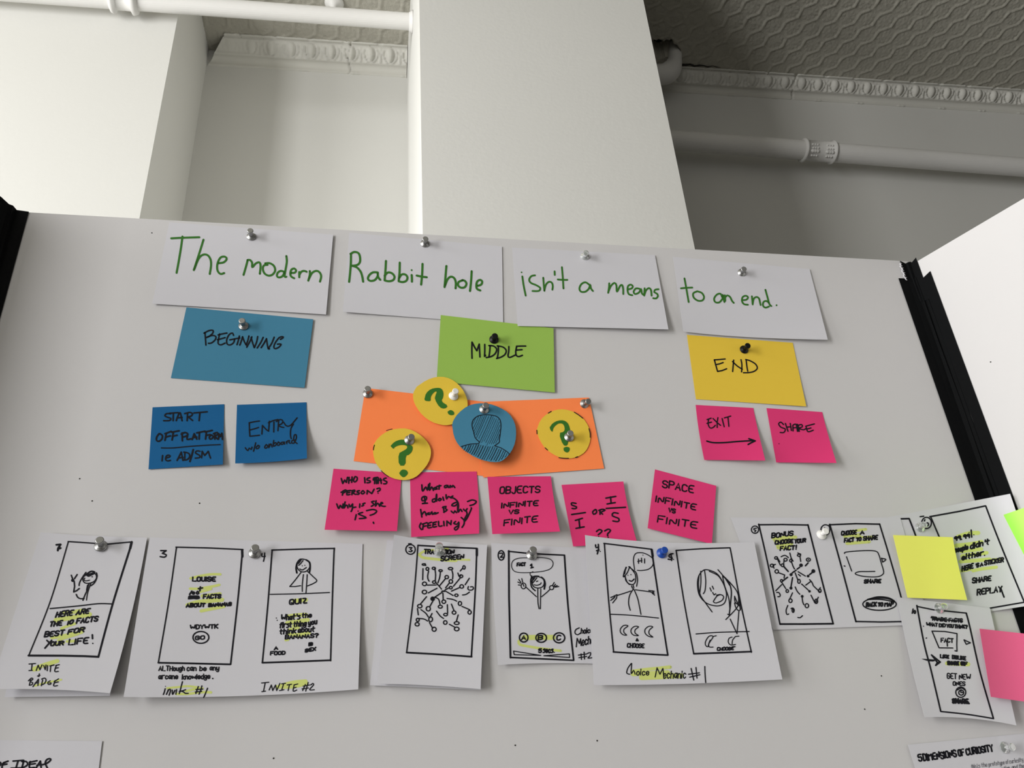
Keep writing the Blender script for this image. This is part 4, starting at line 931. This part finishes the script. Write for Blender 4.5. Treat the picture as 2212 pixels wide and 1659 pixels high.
c 1660 1140 7.9;w 2.8;TBONUS|55,175 415,130 78 6;TCHOOSE|112,285 415,255 62 6;TYOUR|445,265 630,240 62 6;TFACT!|200,383 470,368 66 6;w 2.2;O130,515 25 22;O60,645 30 25;O240,640 24 24;O290,545 28 25;O380,560 18 25;O520,470 28 18;O680,545 35 28;D680,545,12;D555,640,32;D765,740,34;D675,825,24;D385,800,27;O140,745 30 30;O222,905 18 22;O320,1080 22 25;D383,1030,27;140,1105 175,1105 200,1145 190,1175 160,1175;O520,915 22 35;D700,1085,22;D575,1170,25;O375,1245 28 32;O655,1330 30 35;O815,1255 24 38;O875,1075 22 30;O420,1410 18 35;145,520 200,635;150,510 195,580;265,560 255,640;w 3;260,660 335,745;w 2.2;215,495 280,470 340,510;365,430 385,510 420,570;395,590 420,660 445,705;535,480 550,575;550,450 500,430;w 2.8;630,650 675,600;490,705 530,675;405,770 470,725;700,800 745,765;w 2.2;505,750 630,825;510,795 545,825;455,770 500,890;L165,765 275,805 265,860;w 2.8;240,910 325,845;w 2.2;225,930 295,1040;225,970 125,1075;w 2.6;410,850 385,1000;w 2.2;455,1010 490,1085 535,1135;565,960 680,1065;635,980 715,920;700,885 740,930 765,990;775,1000 880,1100;885,1020 850,1080;725,1150 790,1280;850,1185 800,1290;575,1200 585,1270 605,1315;410,1110 360,1220;330,1325 300,1410 315,1480 345,1470;385,1380 420,1370 430,1440;500,1530 540,1535 580,1500;95,690 75,640 120,625
k hl;w 7;85,190 300,165 465,160;w 6;110,230 330,215;150,315 400,280;160,345 350,345
c 1570 1090 5.395;w 6;1450,312 1620,288;1370,370 1550,350;w 7;1400,452 1660,432;w 5;1500,380 1700,375
@sheet6
c 1880 1050 5.72;w 3;L735,378 1100,312 1420,245;1425,245 1600,700 1905,1440;w 2.8;745,378 850,625 1000,1000;w 2.8;L1480,1508 1700,1470 1990,1420;w 3.1;L368,405 480,402;480,402 560,612 640,850;w 2.5;O695,455 60 70;615,378 660,372;675,415 665,440;O705,472 14 18
c 2040 1130 8.733;w 3;T99.99|190,335 470,272 72 4;505,130 515,265;D465,180,11;D555,220,11;Tpeople|200,555 440,490 88 6;Tdidn't|490,490 840,395 100 8;Teither.|330,695 775,600 100 8;THERE|335,905 540,848 85 4;T'S|590,842 645,818 66 3;TA|680,812 725,800 58 3;TSTICKER|758,790 1110,728 78 4;TSHARE|530,1132 875,1080 88 4;TREPLAY|620,1355 1080,1290 100 4;1060,1220 1100,1330 1125,1395
k hl;w 9;250,260 450,195 640,185;220,425 500,395 700,355;w 8;320,535 700,490;330,620 800,560;300,725 600,705 850,680;w 7;320,900 500,870;540,900 700,865 980,830;w 6;900,690 1080,680
@sheet10
c 1900 1280 5.529;w 2.6;L445,165 640,205 1035,245;w 3;1035,245 1080,420 1200,950 1360,1505;w 3;445,155 530,600 620,950 730,1415;w 2.7;730,1420 1050,1455 1360,1505;w 2.5;400,195 390,248;O420,232 10 18;TTRADE|620,328 800,345 42 0;TFACTS|830,348 988,355 42 0;615,300 800,325 990,340;640,320 900,335;TWHAT|562,393 690,405 36 0;TDID|712,408 785,412 36 0;TYOU|802,413 880,418 36 0;TTHINK?|897,423 1048,428 38 0;D525,402,7;w 2.2;L625,460 780,465 925,490 922,620 925,700 900,695;L628,465 710,660 875,662;w 2.4;TFACT|735,590 878,595 46 0;808,605 810,640;F545,545 568,530 565,555;w 2.2;L1008,565 1085,600 1035,618 1008,565;F500,790 600,795 665,800 655,825 580,820 520,800;w 3;L620,745 725,830 670,870;L620,745 665,800 690,835 670,870;F700,825 730,830 672,878 665,855;w 2.7;TLIKE|727,780 826,785 36 0;TDISLIKE|870,790 1028,805 40 0;w 3;TSHARE|812,860 945,865 40 0;TGIF|972,866 1045,872 40 0;w 2.2;TGET|808,1025 920,1030 62 0;TNEW|952,1032 1085,1040 60 0;TONES|878,1108 1020,1110 46 0;w 2.4;O970,1190 60 62;O975,1195 30 30;975,1160 970,1195 1000,1190;925,1165 980,1140 1025,1170;w 3.3;TSHARE|872,1320 1055,1325 52 0;870,1275 1060,1310;875,1300 1070,1325
k hl;w 9;805,845 1060,856
@ideas
c 0 1560 5.53;w 3.2;-10,475 10,490 0,515 -15,520;60,480 30,500 20,560;40,485 95,465;35,510 80,500;155,465 280,455;215,460 190,545;130,550 250,545;280,470 260,545;260,470 310,470 330,500 300,530 250,548;360,470 350,540 410,540;350,480 440,460;350,505 420,495;L430,545 480,465 490,540;440,515 520,505;500,510 560,490 605,450 590,435 555,450 540,490 560,540 575,560
@curiosity
c 1900 1560 7.09;w 3.2;T5|605,600 652,595 95 -20;TDIMENSIONS|680,592 1180,527 98 -20;TOF|1215,517 1300,505 95 -20;TCURIOSITY|1335,500 1740,442 92 -20
k print;w 1.1;Tthis|1410,712 1480,702 62 -8;Tis|1500,700 1540,694 62 -8;Tthe|1565,690 1650,680 62 -8;Tprototype|1675,676 1915,642 62 -8;Tof|1935,640 1975,635 62 -8;Tcuriosity|1990,632 2200,603 62 -8;Taction,|1860,745 2010,722 62 -8;Tand|2030,720 2115,708 62 -8;Tthe|2140,705 2212,695 62 -8
"""

INK = parse_ink(INK_SRC)
S = {}


def sheet(key, name, c, material, label, cat, group=None, back=None, marks=True, names=None, **k):
    S[key] = Sheet(c, **k)
    return add_sheet(name, S[key], material, label, cat, INK.get(key) if marks else None, group, back, names)


# the sentence along the top, four white index cards
GRP = 'white index cards of the sentence'
sheet('modern', 'index_card', [(365.8, 480), (719.8, 506.8), (704.3, 679.3), (329, 656)], 'paper', 'white index card reading The modern in green handwriting', 'card', GRP, h0=.7, bl=2.5, r=1.8, br=1.0)
sheet('rabbit', 'index_card', [(754.4, 502.6), (1084.4, 532.4), (1087, 700), (740.8, 673.5)], 'paper', 'white index card reading Rabbit hole in green handwriting', 'card', GRP, h0=.7, bl=3.0, r=.5)
sheet('isnt', 'index_card', [(1106.3, 534.6), (1414.7, 551), (1443.9, 711.5), (1118.3, 704.2)], 'paper', 'white index card reading isn\'t a means in green handwriting', 'card', GRP, h0=.8, b=3.2, br=3.0, r=1.0)
sheet('toanend', 'index_card', [(1454, 554.6), (1748.7, 581.2), (1788.2, 733.8), (1476.4, 716.1)], 'paper', 'white index card reading to an end in green handwriting', 'card', GRP, h0=.8, br=5.5, bl=3.5, r=1.2, mids={'b': (1612, 728)})

# chapter cards
GRP = 'coloured chapter cards'
sheet('beginning', 'chapter_card', [(402.7, 663.9), (676.7, 689.6), (657.8, 837.5), (369, 816.5)], 'blue_card', 'blue card reading BEGINNING in black pen', 'card', GRP, h0=.7, r=1.2)
sheet('middle', 'chapter_card', [(952.1, 680.5), (1195.6, 708.9), (1198.5, 847.8), (943.1, 824.5)], 'green_card', 'lime green card reading MIDDLE in black pen', 'card', GRP, h0=2.1, r=.6)
sheet('end', 'chapter_card', [(1483.9, 723.3), (1712.4, 740.4), (1741.7, 877.8), (1503.4, 862.2)], 'yellow_card', 'yellow card reading END in black pen', 'card', GRP, h0=.7, br=1.8, mids={'r': (1726, 805)})
sheet('orange_a', 'orange_card', [(789.3, 838), (1052, 868.5), (1043, 1028), (764, 996)], 'orange_card', 'orange card whose corner is pinned beside the blue head, partly under its twin', 'card', 'blank orange cards', h0=.6)
sheet('orange_b', 'orange_card', [(1016, 869), (1272.1, 858.6), (1305, 1011.9), (1044, 1031.4)], 'orange_card', 'orange card overlapping its twin, carrying one question mark disc', 'card', 'blank orange cards', h0=1.4)

# round cut-outs
def disc(key, pts_, material, label, group=None, **k):
    o = [np.array([740 + x / 3.749, 790 + y / 3.749]) for x, y in pts_]
    a = np.array(o)
    x0_, y0_, x1_, y1_ = a[:, 0].min(), a[:, 1].min(), a[:, 0].max(), a[:, 1].max()
    return sheet(key, 'paper_disc', [(x0_, y0_), (x1_, y0_), (x1_, y1_), (x0_, y1_)], material, label, 'paper disc', group, outline=o, **k)


GRP = 'yellow question mark discs'
disc('qtop', [(600, 170), (680, 115), (760, 88), (840, 92), (910, 125), (965, 180), (1000, 240), (1015, 300), (1008, 365), (975, 420), (925, 462), (860, 482), (800, 480), (720, 455), (650, 405), (600, 340), (572, 280), (570, 220)], 'yellow_card', 'yellow disc with a tilted green question mark touching the green card', GRP, h0=3.2, names={'green': 'question_mark_lettering'})
disc('qleft', [(250, 640), (290, 580), (360, 530), (440, 508), (530, 508), (610, 545), (675, 600), (712, 660), (718, 720), (695, 790), (640, 860), (590, 905), (520, 928), (440, 922), (370, 895), (310, 845), (265, 785), (246, 710)], 'yellow_card', 'yellow disc with a green question mark hanging over two pink notes', GRP, h0=3.0, names={'green': 'question_mark_lettering', 'ink': 'pen_marking'})
disc('qright', [(1570, 525), (1600, 440), (1660, 385), (1730, 355), (1800, 352), (1880, 375), (1950, 425), (1995, 495), (2010, 565), (2000, 635), (1965, 700), (1905, 738), (1840, 753), (1780, 752), (1700, 715), (1640, 670), (1595, 600)], 'yellow_card', 'yellow disc with a green question mark alone on the second orange card', GRP, h0=2.4, names={'green': 'question_mark_lettering', 'ink': 'pen_marking'})
disc('bluehead', [(887, 480), (895, 445), (935, 385), (1010, 325), (1090, 303), (1180, 305), (1270, 335), (1350, 385), (1395, 460), (1407, 530), (1400, 620), (1365, 700), (1310, 760), (1260, 783), (1170, 775), (1080, 745), (990, 690), (935, 640), (900, 570)], 'blue_card', 'blue disc with a hatched pen drawing of a head and shoulders', h0=4.4, br=7.0, b=3.5, names={'ink': 'head_drawing_lettering'})

# sticky notes
GRP = 'blue sticky notes'
sheet('start', 'sticky_note', [(329.5, 879.8), (484.4, 873.1), (481.4, 1003.3), (320.8, 1013.7)], 'blue_note', 'blue sticky note reading START OFFPLATFORM', 'sticky note', GRP, h0=.6, br=4, b=.8)
sheet('entry', 'sticky_note', [(511.9, 874.4), (662, 869), (663.1, 990.1), (508, 1001)], 'blue_note', 'blue sticky note reading ENTRY, curling off the board', 'sticky note', GRP, h0=.6, b=6, br=7, mids={'r': (662.2, 932), 'b': (587, 997.5)})
GRP = 'pink sticky notes'
sheet('exit', 'sticky_note', [(1502.8, 874.6), (1627.3, 881.2), (1653.3, 994.8), (1521.5, 993.5)], 'pink_note', 'pink sticky note reading EXIT above a long arrow', 'sticky note', GRP, h0=.6, br=9, b=2, mids={'r': (1637, 928), 'l': (1510.5, 935)})
sheet('share', 'sticky_note', [(1655.8, 881.5), (1776.2, 890.1), (1807.1, 1000), (1676.9, 998.8)], 'pink_note', 'pink sticky note reading SHARE, beside the one with an arrow', 'sticky note', GRP, h0=.6, br=10, b=2, mids={'r': (1788.5, 938)})
sheet('who', 'sticky_note', [(720.4, 1012.4), (868, 1022.3), (857.5, 1147.4), (701.1, 1144.3)], 'pink_note', 'pink sticky note asking who is this person', 'sticky note', GRP, h0=.8, b=9, br=3, pw=2.6)
sheet('whatami', 'sticky_note', [(885.6, 1020.6), (1029.6, 1018.4), (1035, 1152.5), (888.2, 1160.1)], 'pink_note', 'pink sticky note asking what am I doing here', 'sticky note', GRP, h0=1.0, b=4, br=4, pw=2.6, mids={'r': (1034, 1085)})
sheet('objects', 'sticky_note', [(1052.9, 1029.9), (1190.1, 1028.6), (1209.9, 1148.1), (1063.5, 1153.7)], 'pink_note', 'pink sticky note reading OBJECTS INFINITE VS FINITE', 'sticky note', GRP, h0=2.3, b=6, br=5, mids={'r': (1197.5, 1085)})
sheet('sori', 'sticky_note', [(1212.9, 1047.3), (1346.6, 1040), (1376.2, 1172), (1238.2, 1180.3)], 'pink_note', 'pink sticky note with two letter fractions, S over I or I over S', 'sticky note', GRP, h0=1.6, b=1.2, r=2.5, mids={'r': (1357.5, 1100)})
sheet('space', 'sticky_note', [(1414.9, 1013.9), (1547.3, 1049.4), (1537.7, 1175.2), (1399, 1141)], 'pink_note', 'pink sticky note reading SPACE INFINITE VS FINITE, tilted', 'sticky note', GRP, h0=.7, b=2.5, r=2)
sheet('pinkblank', 'sticky_note', [(2116, 1358), (2262, 1374), (2285, 1526), (2140.5, 1505.2)], 'rose_note', 'blank pink sticky note over the edge of the sheet numbered ten', 'sticky note', GRP, h0=9.5, b=8, r=26)
sheet('lemon', 'sticky_note', [(1929.3, 1155.8), (2058.3, 1160.5), (2089.4, 1296.2), (1960.4, 1290.9)], 'lemon_note', 'blank lemon yellow sticky note across two sketch sheets', 'sticky note', h0=5.0, b=1.2, r=1.0, wave=.25, mids={'r': (2068, 1212)})
sheet('lime', 'sticky_note', [(2167.6, 1112), (2300, 1067), (2370, 1198), (2235, 1243)], 'lime_note', 'blank lime green sticky note over the fold of the board', 'sticky note', h0=31, r=125)

# storyboard sheets
SG = 'storyboard sketch sheets'
NM = {'ink': 'pen_sketch_lettering'}
bk = Sheet([(88, 1152), (317.5, 1163), (237, 1503), (10, 1506)], h0=.7, b=5, r=2.2)
sheet('sheet7', 'sketch_sheet', [(88, 1150), (317.7, 1161.3), (237.4, 1497.6), (-22, 1489)], 'paper', 'folded sketch sheet numbered seven, reading invite and badge', 'paper sheet', SG, back=bk, names=NM, h0=2.6, b=13, r=1.5, l=5, mids={'b': (112, 1489.5), 'r': (283, 1330), 't': (205, 1157.5)})
sheet('invite', 'sketch_sheet', [(323, 1160.7), (783.3, 1174.8), (773.9, 1489.1), (267, 1505.6)], 'paper', 'wide sketch sheet with two frames, invite one and invite two', 'paper sheet', SG, names=NM, h0=1.0, b=5, bl=7, br=3, l=1.5, mids={'b': (520, 1503.5)})
bk = Sheet([(836, 1166.5), (1052, 1178.5), (1039, 1490.5), (799, 1480.2)], h0=.7, b=3, r=2)
sheet('sheet3', 'sketch_sheet', [(851.4, 1155.2), (1052.2, 1176.8), (1038.1, 1488.7), (815, 1476.9)], 'paper', 'folded sketch sheet titled transition screen, full of little circles and lines', 'paper sheet', SG, back=bk, names=NM, h0=2.2, b=6, tl=5, l=2, r=2, mids={'t': (940, 1168.2), 'b': (925, 1480.5)})
sheet('sheet2', 'sketch_sheet', [(1061.1, 1172.7), (1330, 1188.5), (1345, 1436), (1075.5, 1436.6)], 'paper', 'sketch sheet numbered two, a waving figure above the letters A B C', 'paper sheet', SG, names=NM, h0=.7, b=1.4, bl=3.5, l=1.5, mids={'l': (1066.5, 1300), 'b': (1200, 1432.5)})
sheet('choice', 'sketch_sheet', [(1263.6, 1155.8), (1629.3, 1170.6), (1690, 1467.6), (1283, 1480)], 'paper', 'wide sketch sheet captioned choice mechanic, with two framed figures', 'paper sheet', SG, names=NM, h0=3.4, tl=5, l=2, r=3, b=3, br=3, mids={'t': (1432, 1171.5), 'b': (1480, 1477)})
sheet('sheet5', 'sketch_sheet', [(1579, 1118), (1944.7, 1118), (2010, 1349), (1670, 1360.6)], 'paper', 'wide sketch sheet reading bonus choose your fact and choose a fact to share', 'paper sheet', SG, names=NM, h0=1.1, b=.9)
sheet('sheet6', 'sketch_sheet', [(1900, 1121), (2182, 1066.6), (2262, 1302), (1968, 1348)], 'paper', 'sketch sheet bridging the board fold, reading share and replay', 'paper sheet', SG, names=NM, h0=.5, r=28, pr=6)
sheet('sheet10', 'sketch_sheet', [(1937.1, 1289.9), (2138.4, 1313.5), (2195.7, 1567.2), (1997.7, 1549.5)], 'paper', 'sketch sheet numbered ten, with an arrow and the words get new ones', 'paper sheet', SG, names=NM, h0=2.6, r=2.5, b=5, bl=5, br=3, mids={'b': (2095.3, 1551.8), 'l': (1965, 1420)})
sheet('ideas', 'paper_note', [(-80, 1598), (220.6, 1600.7), (203, 1745), (-95, 1740)], 'paper', 'plain white sheet with the word IDEAS, cut by the bottom of the photo', 'paper sheet', h0=.6, r=.5)
sheet('curiosity', 'printed_sheet', [(1961.4, 1608.7), (2300, 1576), (2340, 1760), (2000, 1735)], 'paper', 'printed sheet headed 5 DIMENSIONS OF CURIOSITY in bold type', 'paper sheet', names={'ink': 'printed_heading_lettering'}, h0=.7, l=1.0)

# ------------------------------------------------------------------ push pins
PROF = {'flange': [(0.0012, 0), (0.0056, 0), (0.0059, 0.0006), (0.0057, 0.0014), (0.0047, 0.0017), (0.0043, 0.0021), (0.0032, 0.0030), (0.0026, 0.0034)],
        'shank': [(0.0027, 0.0032), (0.0025, 0.0050), (0.0025, 0.0082), (0.0029, 0.0096)],
        'cap': [(0.0028, 0.0095), (0.0036, 0.0103), (0.0039, 0.0110), (0.0039, 0.0122), (0.0036, 0.0128), (0.0030, 0.0129)]}
PINS = [
    ('modern', (542.8, 511.8), (540.4, 498.4), 'steel', 'steel push pin in the card reading The modern'),
    ('rabbit', (917.5, 526.7), (918.9, 516.2), 'steel', 'steel push pin in the card reading Rabbit hole'),
    ('isnt', (1263, 554.4), (1265.6, 546), 'clear_plastic', 'clear push pin in the card reading isn\'t a means'),
    ('toanend', (1601.8, 589.5), (1607, 581.2), 'steel', 'steel push pin in the card reading to an end'),
    ('beginning', (526.1, 704.6), (522.8, 693), 'steel', 'steel push pin in the blue card reading BEGINNING'),
    ('middle', (1066.8, 733.8), (1069, 725.8), 'black_plastic', 'black push pin in the green card reading MIDDLE'),
    ('end', (1606.8, 755.6), (1615.5, 746.6), 'black_plastic', 'black push pin in the yellow card reading END'),
    ('orange_a', (794.1, 850.8), (794.1, 839.9), 'steel', 'steel push pin in the outer corner of the under orange card'),
    ('qtop', (979.3, 855.9), (984.3, 844.7), 'white_plastic', 'white push pin in the disc with the tilted question mark'),
    ('bluehead', (1045.4, 884.7), (1049.4, 875.9), 'steel', 'steel push pin in the blue disc with the drawn head'),
    ('orange_b', (1262, 872.7), (1271.3, 867.4), 'steel', 'steel push pin at the top corner of the upper orange card'),
    ('qleft', (884, 951.4), (888.6, 943.9), 'steel', 'steel push pin in the disc hanging over the pink notes'),
    ('qright', (1228.9, 944.7), (1232.1, 935.9), 'steel', 'steel push pin through the question mark alone on the second orange card'),
    ('sheet7', (217.7, 1180.1), (215.3, 1167.4), 'steel', 'steel push pin at the top of the sheet numbered seven'),
    ('invite', (549.9, 1195.2), (551, 1184), 'steel', 'steel push pin between the two invite frames'),
    ('sheet3', (948.9, 1191.8), (948.6, 1179), 'clear_plastic', 'clear push pin on the title of the transition screen sheet'),
    ('sheet2', (1148.4, 1199.3), (1151.6, 1188), 'steel', 'steel push pin above the speech bubble on sheet two'),
    ('choice', (1428.8, 1195.3), (1436.1, 1188.1), 'blue_plastic', 'blue push pin between the two choice frames'),
    ('sheet5', (1773.9, 1155.8), (1784, 1147), 'white_plastic', 'white push pin between the bonus and share frames'),
    ('sheet6', (1986.3, 1140), (1996.3, 1133), 'clear_plastic', 'clear push pin just above the lemon yellow sticky note'),
    ('sheet10', (2027.5, 1314.4), (2040.2, 1309.8), 'clear_plastic', 'clear push pin at the top of the sheet numbered ten'),
    ('curiosity', (2168.7, 1615), (2187.7, 1613.6), 'clear_plastic', 'clear push pin beside the bold printed heading'),
]
GROUPS = {'steel': 'steel push pins', 'clear_plastic': 'clear push pins', 'black_plastic': 'black push pins', 'white_plastic': 'white push pins', 'blue_plastic': None}
PROTO = {}
for kind in GROUPS:
    PROTO[kind] = {}
    for part, pr in PROF.items():
        v, f = lathe(pr, 32)
        me = bpy.data.meshes.new(part)
        me.from_pydata(v, [], [q[::-1] for q in f])
        me.materials.append(M[kind])
        me.polygons.foreach_set('use_smooth', [len(p.vertices) < 5 for p in me.polygons])
        me.update()
        PROTO[kind][part] = me
for key, base, head, kind, label in PINS:
    h = S[key].at_height(*base) + 0.00025
    p0 = pt(*base, CAM_D - h)
    p1 = pt(*head, CAM_D - h - 0.0122)
    ax = Vector(p1 - p0).normalized()
    root = empty('push_pin', p0)
    root.rotation_euler = Vector((0, 0, 1)).rotation_difference(ax).to_euler()
    root.scale = (1.06,) * 3 if key in ('sheet7', 'invite', 'sheet2', 'sheet3') else (1, 1, 1)
    for part, me in PROTO[kind].items():
        o = bpy.data.objects.new(part, me)
        COL.objects.link(o)
        o.parent = root
    tag(root, label, 'push pin', GROUPS[kind])
